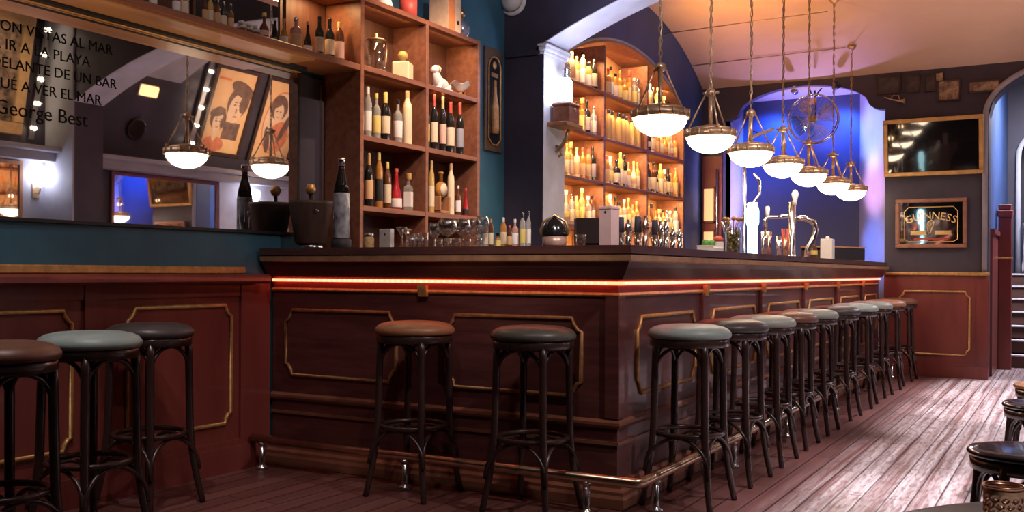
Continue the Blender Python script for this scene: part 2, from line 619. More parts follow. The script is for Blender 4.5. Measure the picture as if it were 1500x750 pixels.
# the alcove room behind: flat ceiling, back wall, right splay, left jamb
AB = 11.58
mb = MB()
mb.box(-3.6, -1.5, AB, AB + .12, 0, 3.3)
struct('wall_alcove', mb, ALCOVE)
mb = MB().prism([(EX1, YE + .10), (-2.08, AB), (-1.5, AB), (-1.5, YE + .10)], 0, 3.06)
mb.box(-3.6, EX0, YE + .10, AB, 0, 3.06)
struct('wall_alcove_side', mb, ALCOVE_LIT)
struct('ceiling_alcove', MB().box(-3.5, -1.55, YE + .10, AB, 3.062, 3.16), ALCOVE_LIT)
mb = MB()
xs = [SX0 + (SX1 - SX0) * i / 30 for i in range(31)]
pts = [(SX0 - .03, YE - .012, 1.06)] + [(SX0 - .03, YE - .012, 2.58)]
m_, hw_ = (SX0 + SX1) / 2, (SX1 - SX0) / 2 + .03
pts += [(m_ - hw_ * math.cos(PI * i / 30), YE - .012, 2.60 + .51 * math.sin(PI * i / 30)) for i in range(1, 31)]
pts += [(SX1 + .03, YE - .012, 0.0)]
mb.tube(pts, .034, 4, ref=(0, 1, 0))
struct('trim_6', mb, GREYWALL)

# stair hall behind the right arch
struct('wall_hall_left', MB().box(-.84, SX0 - .006, YE + .28, 15.4, 0, 3.6), BLUE)
struct('wall_hall_right', MB().box(SX1 + .06, 1.2, YE + .28, 15.4, 0, 3.6), NAVY)
struct('ceiling_hall', MB().box(-.84, 1.2, YE + .28, 15.5, 3.5, 3.6), NAVY)
hx0, hx1 = -.60, .75


def hall_z(x):
    m, hw = (hx0 + hx1) / 2, (hx1 - hx0) / 2
    return 2.55 + .45 * math.sqrt(max(0.0, 1 - ((x - m) / hw) ** 2))


mb = MB().box(-.84, hx0, 14.2, 14.4, 0, 3.5)
mb.box(hx1, 1.2, 14.2, 14.4, 0, 3.5)
arched_wall_x(mb, hx0, hx1, hall_z, 3.5, 14.2, 14.4, 24)
mb.box(-.84, 1.2, 15.3, 15.4, 0, 3.5)
struct('wall_hall_end', mb, NAVY)
m_, hw_ = (hx0 + hx1) / 2, (hx1 - hx0) / 2
pts = [(hx0, 14.18, .98), (hx0, 14.18, 2.5)] + [(m_ - hw_ * math.cos(PI * i / 20), 14.18, 2.55 + .45 * math.sin(PI * i / 20)) for i in range(1, 20)] + [(hx1, 14.18, 2.5), (hx1, 14.18, .98)]
struct('trim_7', MB().tube(pts, .04, 4, ref=(0, 1, 0)), PALE)

struct('floor_landing', MB().box(-.72, .98, 14.165, 15.29, .9, 1.045), STAIR)
# flight of steps
st = thing('staircase', 'dark wooden steps with pale nosings rising beyond the arch', 'stairs', (0.12, 12.3, 0))
for k in range(7):
    MB().box(-.79, .79, k * .29, 1.86, k * .15 + .001, (k + 1) * .15 - .02, 0).build('step', STAIR, st)
    MB().box(-.795, .795, k * .29 - .025, k * .29 + .04, (k + 1) * .15 - .022, (k + 1) * .15, .004).build('nosing', NOSING, st)
np_ = thing('newel_post', 'square panelled wooden newel post beside the steps', 'post', (-.635, 12.05, 0))
MB().box(-.065, .065, -.065, .065, 0.001, 1.66, .006).build('shaft', WOOD_RED, np_)
MB().box(-.078, .078, -.078, .078, 1.66, 1.74, .012).box(-.066, .066, -.066, .066, 1.74, 1.80, .01).build('cap', WOOD_RED, np_)
MB().box(-.07, .07, -.07, .07, 1.20, 1.225, .003).build('moulding', GOLD, np_)
mb = MB().box(SX0 - .004, SX0 + .02, YE + .30, 12.2, .001, 1.45)
mb.box(SX0 - .004, SX0 + .04, YE + .30, 12.2, 1.45, 1.50)
struct('trim_8', mb, WOOD_RED)
hr = thing('handrail', 'pale metal balustrade at the top of the steps', 'handrail', (-.42, 14.10, 1.052))
MB().tube([(-.12, 0, .0), (-.12, 0, .62), (-.05, .02, .70), (.5, .02, .70), (1.0, .02, .70)], .02, 8).build('top_rail', STEEL, hr)
for k in range(7):
    MB().tube([(0.0 + k * .14, .02, 0), (0.0 + k * .14, .02, .68)], .011, 6).build('baluster', STEEL, hr)

# ------------------------------------------------------------------ wainscots


def ogee_frame(mb, u0, u1, z0, z1, P, c=.055, r=.011):
    """Gilt bead with notched corners; P(u, z) gives the 3-D point."""
    pts = []
    for (uc, zc, su, sz) in ((u0, z1, 1, -1), (u1, z1, -1, -1), (u1, z0, -1, 1), (u0, z0, 1, 1)):
        a = [(uc, zc + sz * c), (uc + su * c * .28, zc + sz * c * .92), (uc + su * c * .62, zc + sz * c * .45), (uc + su * c * .75, zc + sz * .0), ]
        pts += a if (su, sz) in ((1, -1), (-1, 1)) else a[::-1]
    return mb.tube([P(u, z) for u, z in pts], r, 6, closed=True)


# left wall wainscot: boards, pilaster, skirting, gilt frames, ledge
mb = MB().box(XW, XW + .02, -2.9, 3.99, 0, 1.0)
mb.box(XW + .02, XW + .045, -2.9, 3.86, 0.0, .13)
mb.box(XW + .02, XW + .034, -2.9, 3.86, .13, .16)
for (a, b) in ((2.83, 3.0), (1.55, 1.72), (.25, .42), (3.76, 3.86)):
    mb.box(XW + .02, XW + .035, a, b, .16, .962)
mb.box(XW + .02, XW + .03, -2.9, 3.86, .90, .962)
struct('trim_9', mb, WOOD_RED)
mb = MB()
for (a, b) in ((3.06, 3.70), (1.78, 2.77), (.48, 1.49)):
    ogee_frame(mb, a, b, .25, .855, lambda u, z: (XW + .024, u, z))
struct('trim_10', mb, GOLD)
struct('trim_11', MB().box(XW + .001, XW + .125, -2.9, 3.895, .965, 1.012, .012), WOOD_RED)
struct('trim_12', MB().box(XW + .001, XW + .03, -2.9, 3.80, 1.013, 1.052, .006), GOLD)
# end wall wainscot
mb = MB().box(EX1 + .005, SX0, YE - .045, YE, .001, 1.02)
mb.box(EX1 + .005, SX0 + .01, YE - .065, YE - .04, .001, .12)
mb.box(EX1 + .005, SX0 + .005, YE - .052, YE - .04, .12, .15)
mb.box(SX0 - .10, SX0 + .012, YE - .06, YE - .04, .15, .98)
struct('trim_13', mb, WOOD_RED)
mb = ogee_frame(MB(), -1.53, -.88, .23, .862, lambda u, z: (u, YE - .05, z))
struct('trim_14', mb, GOLD)
struct('trim_15', MB().box(EX1 + .005, SX0 + .015, YE - .075, YE - .001, 1.022, 1.055, .008), GOLD)

# panel door at the far end of the bar wall
dr = thing('door_1', 'x', 'x')
for k in ('label', 'category'):
    del dr[k]
dr['kind'] = 'structure'
dr.location = (-3.64, YE - .05, 0)
DW = .225
MB().box(0, DW, 0, .045, 0.001, 2.35, .004).build('door_leaf', WOOD_RED, dr)
for z0, z1 in ((1.62, 1.98), (1.12, 1.50)):
    MB().box(.03, .145, -.012, 0, z0, z1, .003).build('door_pane', PANE_LIT, dr)
MB().tube([(.185, -.03, .9), (.185, -.03, 2.2)], .011, 8).build('door_rod', STEEL, dr)
mb = MB()
for z0, z1 in ((1.60, 2.0), (1.10, 1.52)):
    for a, b, c, d in ((.015, .16, z0, z0 + .02), (.015, .16, z1 - .02, z1), (.015, .03, z0, z1), (.145, .16, z0, z1)):
        mb.box(a, b, -.02, 0, c, d)
mb.build('door_frame', WOOD_RED, dr)

# right wall (seen only in the mirrors): ledge, sloping upper wall, pale patch by the pier
struct('trim_16', MB().box(1.46, XR, 3.0, YE - .01, 2.23, 2.28, .01).box(1.56, XR, 3.0, YE - .01, 2.14, 2.23), GREYWALL)
struct('wall_right_slope', MB().prism([(XR, 2.28), (1.22, 3.66), (XR, 3.66)], YA1 + .01, YE - .01, 'Y'), NAVY)
struct('wall_right_front', MB().box(XR - .02, XR, 2.5, YA0 - .01, 0, 2.14).box(AXR - .01, XR - .02, YA0 - .02, YA0 - .001, 0, 3.6), GREYWALL)
struct('beam_right', MB().prism([(.9, 3.42), (1.5, 3.14), (1.5, 3.55), (.9, 3.62)], 7.3, 8.0, 'Y'), GREYWALL)
struct('wall_right_rear', MB().box(XR - .02, XR, 8.92, YE - .01, 0, 2.14), PALE)

# ================================================================== BAR COUNTER
XP, YP = -1.735, 4.005
bar = thing('bar_counter', 'long dark mahogany bar with gilt panel frames, turning a corner', 'bar counter', (0, 0, 0))
poly = [(-3.755, YP), (XP, YP), (XP, 10.73), (-2.14, 10.73), (-2.14, 4.34), (-3.755, 4.34)]
Lk = dict(x0=-3.755, y1=10.73)
MB().prism(poly, .10, 1.07).build('body', WOOD_BAR, bar)
mb = MB()
mb.sweepL([(0, .003), (.055, .003), (.055, .045), (.047, .06), (.047, .075), (.032, .088), (.032, .10), (.02, .118), (0, .118)], **Lk)
mb.build('plinth', WOOD_DADO, bar)
mb = MB()
mb.sweepL([(0, .345), (.012, .345), (.018, .358), (.018, .37), (.008, .382), (0, .382)], **Lk)
mb.sweepL([(0, .27), (.010, .27), (.010, .285), (0, .285)], **Lk)
mb.build('dado_moulding', WOOD_DADO, bar)
TOPP = [(-3.755, 3.90), (-1.63, 3.90), (-1.63, 10.60), (-1.66, 10.70), (-1.74, 10.74), (-2.20, 10.74), (-2.20, 4.37), (-3.755, 4.37)]
MB().prism(TOPP, 1.114, 1.15).build('counter_top', WOOD_TOP, bar)
mb = MB()
mb.sweepL([(0.0, 1.0), (.035, 1.0), (.05, 1.02), (.075, 1.055), (.088, 1.078), (.088, 1.113), (0.0, 1.113)], **Lk)
mb.build('cove_frieze', WOOD_BAR, bar)
mb = MB()
mb.sweepL([(.0885, 1.078), (.102, 1.084), (.102, 1.108), (.0885, 1.1135)], **Lk)
mb.build('edge_trim', mat('edge_trim_gilt', (0.36, 0.20, 0.11), 0.35, 0.1, var=.25, scale=15), bar)
mb = MB()
mb.sweepL([(0.0, .925), (.010, .925), (.014, .932), (.010, .942), (0.0, .942)], **Lk)
mb.build('gilt_bead', GOLD, bar)
# pilasters
PIL = [5.15, 6.30, 7.46, 8.62, 9.77]
for y in PIL:
    p = MB().box(XP, XP + .022, y - .05, y + .05, .385, .925, .003).build('pilaster', WOOD_BAR, bar)
    MB().prism([(XP + .0105, .91), (XP + .026, .91), (XP + .034, .95), (XP + .034, .966), (XP + .0105, .966)], y - .024, y + .024, 'Y').build('bracket', GOLD, p)
p = MB().box(XP - .06, XP + .012, YP - .012, YP + .06, .385, .925, .004).build('corner_post', WOOD_BAR, bar)
MB().prism([(YP - .034, .966), (YP - .034, .95), (YP - .026, .91), (YP - .0105, .91), (YP - .0105, .966)], -2.785, -2.735, 'X').build('bracket', GOLD, bar)
for a, b in ((-3.66, -2.93), (-2.63, -1.91)):
    ogee_frame(MB(), a, b, .478, .825, lambda u, z: (u, YP - .004, z), .06, .010).build('panel_frame', GOLD_DIM, bar)  # front frames in darker gilt: the shade of this side put into colour
edges = [4.09] + PIL + [10.70]
for a, b in zip(edges[:-1], edges[1:]):
    ogee_frame(MB(), a + .13, b - .13, .478, .828, lambda u, z: (XP + .004, u, z), .06, .010).build('panel_frame', GOLD, bar)

# rope light under the counter edge
rl = thing('rope_light', 'glowing orange rope light under the lip of the bar', 'rope light', (0, 0, 0))
zl = .984
ro = .018
MB().tube([(-3.74, YP - ro, zl), (XP + ro - .02, YP - ro, zl), (XP + ro, YP - ro + .02, zl), (XP + ro, 10.70, zl)], .0085, 8).build('tube', LED, rl)
mb = MB()
x = -3.62
while x < XP - .02:
    mb.lathe([(0.001, -.008), (.0075, -.005), (.0075, .005), (0.001, .008)], 6, x, YP - ro - .0065, zl, axis='Y')
    x += .034
y = YP + .03
while y < 10.65:
    mb.lathe([(0.001, -.008), (.0075, -.005), (.0075, .005), (0.001, .008)], 6, XP + ro + .0065, y, zl, axis='X')
    y += .034
o = mb.build('beads', LEDB, rl)
o['kind'] = 'stuff'

# foot rail
fr = thing('foot_rail', 'worn brass foot rail on steel posts around the bar', 'foot rail', (0, 0, 0))
RX, RY, RZ = -1.56, 3.83, .155
MB().tube([(-3.73, RY, RZ), (-2.6, RY, RZ), (RX - .012, RY, RZ), (RX, RY + .012, RZ), (RX, 7.0, RZ), (RX, 10.66, RZ)], .0225, 14).build('rail', RAIL_BRASS, fr)
for (x, y) in ((-3.66, RY), (-2.75, RY), (-1.80, RY), (RX, 4.02), (RX, 5.15), (RX, 6.28), (RX, 7.75), (RX, 9.1), (RX, 10.45)):
    mb = MB().lathe([(.034, .001), (.034, .012), (.017, .02), (.0155, .03), (.0155, RZ - .022)], 12, x, y)
    mb.lathe([(.021, RZ - .03), (.021, RZ - .015)], 12, x, y)
    mb.build('post', STEEL, fr)

# ================================================================== BAR STOOLS
CUSH = {
    'pale teal': mat('pale_teal_leather', (0.30, 0.37, 0.36), 0.42, var=.15, scale=12, bump=.06),
    'grey green': mat('grey_green_leather', (0.30, 0.33, 0.30), 0.42, var=.15, scale=12, bump=.06),
    'dark grey': mat('dark_grey_leather', (0.065, 0.055, 0.055), 0.38, var=.2, scale=12, bump=.06),
    'tan brown': mat('tan_leather', (0.33, 0.15, 0.075), 0.40, var=.2, scale=12, bump=.06),
    'dark olive': mat('dark_olive_leather', (0.09, 0.085, 0.07), 0.38, var=.2, scale=12, bump=.06),
    'brown': mat('brown_leather', (0.16, 0.07, 0.045), 0.40, var=.2, scale=12, bump=.06),
}


def stool_meshes():
    d = {}
    d['seat_cushion'] = MB().lathe([(0.0, .803), (.06, .802), (.12, .798), (.155, .790), (.175, .779), (.185, .765), (.186, .754), (.182, .744), (.176, .740)][::-1], 40).build('seat_cushion', CUSH['brown'], mesh_only=True)
    d['seat_ring'] = MB().lathe([(.14, .702), (.171, .702), (.176, .708), (.176, .734), (.172, .739), (.10, .739)], 40).build('seat_ring', STOOL_WOOD, mesh_only=True)
    legs = []
    for sx, sy in ((1, 1), (1, -1), (-1, -1), (-1, 1)):
        pts, rr = [], []
        for i in range(15):
            z = .715 - .7135 * i / 14
            k = .113 + .012 * (1 - z / .72) + .034 * max(0, (.34 - z) / .34) ** 1.6
            pts.append((sx * k, sy * k, z))
            rr.append(.0165 if z > .3 else .0165 - .003 * (.3 - z) / .3)
        legs.append(MB().tube(pts, rr, 10).build('leg', STOOL_WOOD, mesh_only=True))
    d['leg'] = legs
    d['foot_ring'] = MB().tube([(.150 * math.cos(a), .150 * math.sin(a), .318) for a in [2 * PI * k / 32 for k in range(32)]], .0115, 8, closed=True).build('foot_ring', STOOL_WOOD, mesh_only=True)
    for key, zt, zb, kk in (('seat_brace', .700, .560, .114), ('foot_brace', .304, .150, .127)):
        out = []
        for q in range(4):
            a0 = PI / 4 + q * PI / 2
            pts = []
            for i in range(17):
                u = i / 16
                lat = -math.cos(PI * u)
                z = zb + (zt - zb) * math.sin(PI * u) ** .75
                kb = kk + (.022 * (1 - math.sin(PI * u)) if key == 'foot_brace' else 0)
                p = Vector((kb, lat * kb, z))
                p.rotate(Matrix.Rotation(a0 - PI / 4, 3, 'Z'))
                pts.append(p)
            out.append(MB().tube(pts, .0085, 8).build(key, STOOL_WOOD, mesh_only=True))
        d[key] = out
    return d


SM = stool_meshes()


def stool(x, y, rz, col, label, group):
    t = thing('bar_stool', label, 'bar stool', (x, y, 0.001), rz, group)
    obj('seat_cushion', SM['seat_cushion'], t, mat=CUSH[col])
    obj('seat_ring', SM['seat_ring'], t)
    for m in SM['leg']:
        obj('leg', m, t)
    obj('foot_ring', SM['foot_ring'], t)
    for k in ('seat_brace', 'foot_brace'):
        for m in SM[k]:
            obj(k, m, t)


G1 = 'bentwood stools along the long side of the bar'
row = [(4.25, 'pale teal', 'pale teal bar stool, nearest the bar corner in the long row'),
       (4.85, 'dark grey', 'dark grey bar stool right behind the pale teal corner one'),
       (5.42, 'grey green', 'grey green bar stool, third along the row from the bar corner'),
       (6.00, 'brown', 'brown bar stool, fourth along the row from the bar corner'),
       (6.60, 'grey green', 'grey green bar stool, fifth along the row from the bar corner'),
       (7.36, 'dark grey', 'dark grey bar stool, sixth along the row from the bar corner'),
       (8.08, 'pale teal', 'pale teal bar stool, seventh along the row from the bar corner'),
       (8.82, 'grey green', 'grey green bar stool, fourth from the end wall'),
       (9.52, 'tan brown', 'tan brown bar stool, last but one before the end wall'),
       (10.32, 'brown', 'brown bar stool, last of the row beside the end wall panelling')]
for i, (y, c, l) in enumerate(row):
    stool(-1.49 + random.uniform(-.008, .008), y, random.uniform(-.05, .05), c, l, G1)
G2 = 'bentwood stools at the front of the bar'
stool(-2.655, 3.768, .02, 'tan brown', 'bar stool with tan brown seat facing the middle of the bar front', G2)
stool(-2.02, 3.75, -.03, 'dark olive', 'bar stool with dark olive seat at the bar front near its corner', G2)
G3 = 'bentwood stools by the wall ledge'
stool(-3.50, 2.97, .1, 'dark grey', 'bar stool with dark seat tucked under the red wall ledge', G3)
stool(-3.19, 2.43, .05, 'pale teal', 'bar stool with pale teal seat in front of the red wall panel', G3)
stool(-2.975, 1.93, .0, 'brown', 'bar stool with brown seat cut by the edge of the picture', G3)

# ================================================================== PENDANT LAMPS
PEND = [5.06, 5.92, 6.80, 7.68, 8.54, 9.53, 10.38]
PX = -1.95
BAND = mat('pendant_band_brass', (0.56, 0.37, 0.22), 0.36, 0.7, var=.3, scale=30)
bowl_me = MB().lathe([(0.0, 1.772), (.03, 1.774), (.07, 1.784), (.105, 1.803), (.130, 1.826), (.143, 1.851), (.147, 1.874), (.120, 1.878), (0, 1.878)], 36).build('opal_bowl', LAMP_BOWL, mesh_only=True)
mb = MB().shell([(.149, 1.870), (.155, 1.870), (.156, 1.912), (.149, 1.912), (.149, 1.870)], 36)
mb.lathe([(.150, 1.912), (.12, 1.930), (.05, 1.945), (.02, 1.95)], 36)
for k in range(14):
    a = 2 * PI * k / 14
    mb.tube([(.158 * math.cos(a), .158 * math.sin(a), 1.868), (.158 * math.cos(a), .158 * math.sin(a), 1.915)], .0065, 6)
band_me = mb.build('rim_band', BAND, mesh_only=True)
rod_me = []
for k in range(3):
    a = 2 * PI * k / 3 + 1.05
    mb = MB().tube([(.148 * math.cos(a), .148 * math.sin(a), 1.915), (.03 * math.cos(a), .03 * math.sin(a), 2.145)], .0055, 6)
    mb.lathe([(.004, -.014), (.013, 0), (.004, .014)], 8, .148 * math.cos(a), .148 * math.sin(a), 1.925)
    rod_me.append(mb.build('hanging_rod', BAND, mesh_only=True))
knot_me = MB().lathe([(.006, 2.12), (.026, 2.13), (.034, 2.145), (.026, 2.165), (.010, 2.175)], 14).tube([(.05, 0, 2.15), (-.05, .01, 2.15)], .008, 6).build('knuckle', BAND, mesh_only=True)
stem_me = MB().lathe([(.013, 1.94), (.013, 2.125)], 10).build('stem', BAND, mesh_only=True)
for i, y in enumerate(PEND):
    top = 3.70 if y < YA0 else (arch_z(PX) if y < YA1 else vault_z(y))
    l = 'bowl pendant with brass rim, %s of the seven from the bar corner end' % ORD[i]
    t = thing('pendant_lamp', l, 'pendant lamp', (PX, y, 0), random.uniform(0, 2), 'pendant lamps in a row above the bar')
    obj('opal_bowl', bowl_me, t)
    obj('rim_band', band_me, t)
    for m in rod_me:
        obj('hanging_rod', m, t)
    obj('knuckle', knot_me, t)
    obj('stem', stem_me, t)
    mb = MB()
    z, k = 2.172, 0
    while z < top - .03:
        c = [(.0085 * math.cos(a), 0, .021 * math.sin(a)) for a in [2 * PI * q / 10 for q in range(10)]]
        if k % 2:
            c = [(p[1], p[0], p[2]) for p in c]
        mb.tube([(p[0], p[1], p[2] + z + .018) for p in c], .0032, 5, closed=True)
        z += .034
        k += 1
    L_ = top - 2.172
    mb.tube([(.007 * math.cos(q * .9), .007 * math.sin(q * .9), 2.172 + L_ * q / 40) for q in range(41)], .0035, 5)
    mb.build('chain', BRASS, t)
    MB().lathe([(.045, top - .001), (.045, top - .012), (.02, top - .04), (.006, top - .045)][::-1], 16).build('ceiling_cup', BAND, t)
# two straight cables from the far hooks to the bar wall
for y, z, l in ((9.53, 3.50, 'thin cable strung from the sixth pendant chain to the bar wall'), (10.38, 3.33, 'thin cable strung from the last pendant chain to the bar wall')):
    o = MB().tube([(PX - .06, y, z), (XB + .005, y + .02, z - .02)], .005, 6).build('cable', BRASS)
    tag(o, l, 'cable', 'ceiling cables')

# ================================================================== BOTTLES
TYPES = {}
PROF = {
    'wine': [(.0, 0), (.9, 0), (1, .02), (1, .58), (.93, .65), (.6, .73), (.38, .79), (.34, .98), (.36, .985), (.36, 1), (0, 1)],
    'spirit': [(.0, 0), (.92, 0), (1, .02), (1, .60), (.95, .66), (.55, .72), (.34, .76), (.32, .92), (0, .92)],
    'tall': [(.0, 0), (.9, 0), (1, .015), (1, .66), (.9, .74), (.45, .84), (.36, .90), (.36, 1), (0, 1)],
    'bell': [(.0, 0), (.95, 0), (1, .03), (.98, .22), (.80, .40), (.52, .56), (.36, .68), (.30, .95), (0, .95)],
    'round': [(.0, 0), (.6, 0), (.82, .06), (1, .22), (1, .36), (.82, .52), (.45, .62), (.32, .67), (.30, .9), (0, .9)],
    'square': [(.0, 0), (1.0, 0), (1.05, .02), (1.05, .58), (.95, .64), (.4, .68), (.36, .86), (0, .86)],
}
LAB = {'wine': (.14, .50), 'spirit': (.12, .50), 'tall': (.12, .52), 'bell': (.05, .26), 'round': (.20, .38), 'square': (.10, .50)}
CAPZ = {'wine': (.74, 1.003, .42), 'spirit': (.885, 1.0, .40), 'tall': (.86, 1.005, .44), 'bell': (.90, 1.0, .37), 'round': (.87, 1.0, .42), 'square': (.83, 1.0, .62)}
for t, pr in PROF.items():
    seg = 4 if t == 'square' else 16
    rot = PI / 4 if t == 'square' else 0
    b = MB().lathe(pr, seg, smooth=t != 'square', rot=rot).build('bottle', WHITE, mesh_only=True)
    a0, a1 = LAB[t]
    if t == 'square':
        l = MB().lathe([(1.075, a0), (1.075, a1)], 4, smooth=False, rot=rot)
    elif t == 'bell':
        l = MB().lathe([(1.015, a0), (1.0, .2), (.99, a1)], 16)
    else:
        l = MB().lathe([(1.018, a0), (1.018, a1)], 16)
    l = l.build('paper_label', CREAM, mesh_only=True)
    c0, c1, cr = CAPZ[t]
    c = MB().lathe([(cr * .96, c0), (cr, c0 + .02), (cr, c1 - .015), (cr * .9, c1), (0, c1)], 12).build('cap', BLACK, mesh_only=True)
    TYPES[t] = (b, l, c)


def liquid(name, col, tr=.45, rough=.08):
    return mat('bottle_' + name.replace(' ', '_'), col, rough, trans=tr, var=.06, scale=20, coat=.3)


BODY = {
    'amber': liquid('amber', (0.75, 0.34, 0.08)), 'golden': liquid('golden', (0.90, 0.60, 0.18)), 'clear': liquid('clear', (0.86, 0.86, 0.80), .7),
    'dark': liquid('dark', (0.018, 0.016, 0.014), .1), 'green': liquid('green', (0.07, 0.17, 0.06), .35), 'red': liquid('red', (0.50, 0.02, 0.03), .25),
    'brown': liquid('brown', (0.16, 0.055, 0.02), .25), 'cream': mat('bottle_cream', (0.80, 0.66, 0.42), .25, var=.05, scale=20), 'blue': liquid('blue', (0.10, 0.22, 0.80), .5),
    'pink': liquid('pink', (0.75, 0.40, 0.33), .4), 'white': mat('bottle_white', (0.80, 0.76, 0.72), .3, var=.05, scale=20),
}
PAPER = {
    'cream': CREAM, 'white': mat('label_white', (0.78, 0.72, 0.68), .55, var=.1, scale=30), 'yellow': mat('label_yellow', (0.72, 0.55, 0.16), .55, var=.15, scale=30),
    'tan': mat('label_tan', (0.62, 0.38, 0.18), .55, var=.15, scale=30), 'black': mat('label_black', (0.02, 0.018, 0.02), .45, var=.3, scale=30), 'red': mat('label_red', (0.50, 0.07, 0.05), .5, var=.15, scale=30),
    'grey': mat('label_grey', (0.30, 0.30, 0.34), .5, var=.15, scale=30), 'green': mat('label_green', (0.30, 0.42, 0.14), .5, var=.15, scale=30), 'pink': mat('label_pink', (0.68, 0.42, 0.34), .5, var=.15, scale=30),
}
CAPM = {'black': BLACK, 'gold': GOLD, 'red': PAPER['red'], 'yellow': PAPER['yellow'], 'white': PAPER['white'], 'tan': PAPER['tan'], 'steel': STEEL}


def bottle(typ, x, y, z, h, r, body, lab, cap, label, group, cat='bottle', rz=None):
    b, l, c = TYPES[typ]
    o = obj('bottle', b, None, (x, y, z), BODY[body])
    o.scale = (r, r, h)
    o.rotation_euler = (0, 0, random.uniform(0, 6) if rz is None else rz)
    tag(o, label, cat, group)
    if lab:
        obj('paper_label', l, o, None, PAPER[lab])
    if cap:
        obj('cap', c, o, None, CAPM[cap])
    return o


# ================================================================== TALL BOTTLE CABINET
XC = -3.50
CY0, CYM, CY1 = along_wall(527, XC)[0], along_wall(625, XC)[0], along_wall(702, XC)[0]
cab = thing('bottle_cabinet', 'tall open wooden cabinet of bottles behind the bar front', 'cabinet', (0, 0, 0))
CZ = [1.405, 1.808, 2.205, 2.60]
for y0, y1 in ((CY0, CY0 + .03), (CYM - .014, CYM + .014), (CY1 - .03, CY1)):
    MB().box(XW + .022, XC, y0, y1, .001, 2.60, .002).build('upright', WOOD_SHELF, cab)
for z in CZ:
    for y0, y1 in ((CY0 + .031, CYM - .0145), (CYM + .0145, CY1 - .031)):
        MB().box(XW + .022, XC - .003, y0, y1, z - .03, z, .002).build('shelf_board', WOOD_SHELF, cab)
MB().box(XW + .001, XW + .0215, CY0, CY1, .001, 2.60).build('back_panel', WOOD_BACK, cab)
for y0, y1 in ((CY0 + .031, CYM - .0145), (CYM + .0145, CY1 - .031)):
    MB().box(XW + .022, XC - .003, y0, y1, 1.02, 1.05, .002).build('shelf_board', WOOD_SHELF, cab)

XI = -3.60


def cab_item(px, ytop, z, m=.05):
    y, s = along_wall(px, XI)
    y = min(max(y, CY0 + .032 + m), CYM - .016 - m) if px < 625 else min(max(y, CYM + .016 + m), CY1 - .033 - m)
    return y, s, height(ytop, px, s) - z


# (px, top y, width px, type, body, label, cap, words)
rows = {
    ('upper', 'left', 1.809): [
        (537, 139, 10, 'wine', 'golden', 'cream', 'yellow'), (547, 128, 11, 'tall', 'clear', 'white', 'white'), (559, 137, 12, 'spirit', 'clear', 'yellow', 'yellow'),
        (572, 136, 14, 'wine', 'dark', 'cream', 'yellow'), (589, 146, 13, 'spirit', 'clear', 'white', 'black'), (602, 134, 14, 'tall', 'cream', 'cream', 'tan')],
    ('upper', 'right', 1.809): [
        (634, 146, 10, 'wine', 'green', 'yellow', 'black'), (645, 135, 11, 'wine', 'dark', 'cream', 'red'), (656, 142, 11, 'wine', 'dark', 'pink', 'tan'), (667, 150, 13, 'wine', 'dark', 'cream', 'red'), (680, 151, 12, 'wine', 'dark', 'grey', 'red')],
    ('middle', 'left', 1.406): [
        (538, 236, 10, 'spirit', 'dark', 'red', 'steel'), (550, 225, 12, 'wine', 'dark', 'tan', 'gold'), (562, 224, 11, 'tall', 'amber', 'black', 'yellow'), (574, 238, 11, 'tall', 'brown', 'cream', 'yellow'),
        (586, 247, 17, 'bell', 'red', 'white', 'red'), (604, 254, 14, 'square', 'clear', 'white', 'gold')],
    ('middle', 'right', 1.406): [
        (632, 237, 9, 'tall', 'amber', 'white', 'gold'), (641, 236, 9, 'tall', 'golden', 'cream', 'tan'), (668, 240, 11, 'tall', 'cream', 'cream', 'tan'), (678, 272, 9, 'spirit', 'brown', 'white', 'white'), (690, 276, 10, 'bell', 'red', 'black', 'red')],
}
for (rw, bay, z), items in rows.items():
    for i, (px, yt, w, typ, bd, lb, cp) in enumerate(items):
        r = w / 2 / 235
        lo, hi = (CY0 + .036, CYM - .02) if bay == 'left' else (CYM + .02, CY1 - .036)
        ks = [q[0] for q in items]
        pmin, pmax = (534, 619) if bay == 'left' else (629, 697)
        f = (px - pmin) / (pmax - pmin)
        rr = r * (1.45 if typ == 'square' else 1.03)
        y = min(max(lo + (hi - lo) * f, lo + rr), hi - rr)
        s, x = 235.0, -3.552 + random.uniform(-.006, .006)
        h = height(yt, px, F / (-SY * x + CY * y)) - z
        lab = '%s bottle, %s label, %s from left, %s shelf of cabinet, %s bay' % (bd, lb, ORD[i], rw, bay)
        bottle(typ, x, y, z + .0005, max(.15, min(h, .355)), r, bd, lb, cp, lab, 'bottles in the tall cabinet', rz=0.3 if typ == 'square' else None)

# oval flask standing in its wooden cradle, middle shelf right bay
y = CYM + .02 + (CY1 - CYM - .056) * .36
o = thing('oval_flask', 'round flat flask with cream face in a wooden cradle on the cabinet shelf', 'flask', (-3.548, y, 1.4065))
mb = MB()
mb.lathe([(0, -.026), (.045, -.022), (.055, 0), (.045, .022), (0, .026)], 24, 0, 0, .155, axis='X')
mb.lathe([(.013, .20), (.012, .255), (.017, .257), (.017, .27), (0, .27)], 12)
mb.build('flask_body', BODY['amber'], o)
MB().lathe([(0, .0265), (.04, .0255), (.04, .024)], 24, 0, 0, .155, axis='X').build('face_label', CREAM, o)
MB().box(-.04, .04, -.055, .055, 0, .018, .003).box(-.035, .035, -.062, -.045, .018, .11, .003).box(-.035, .035, .045, .062, .018, .11, .003).box(-.035, -.02, -.05, .05, .06, .08, .002).build('cradle', WOOD_NICHE, o)

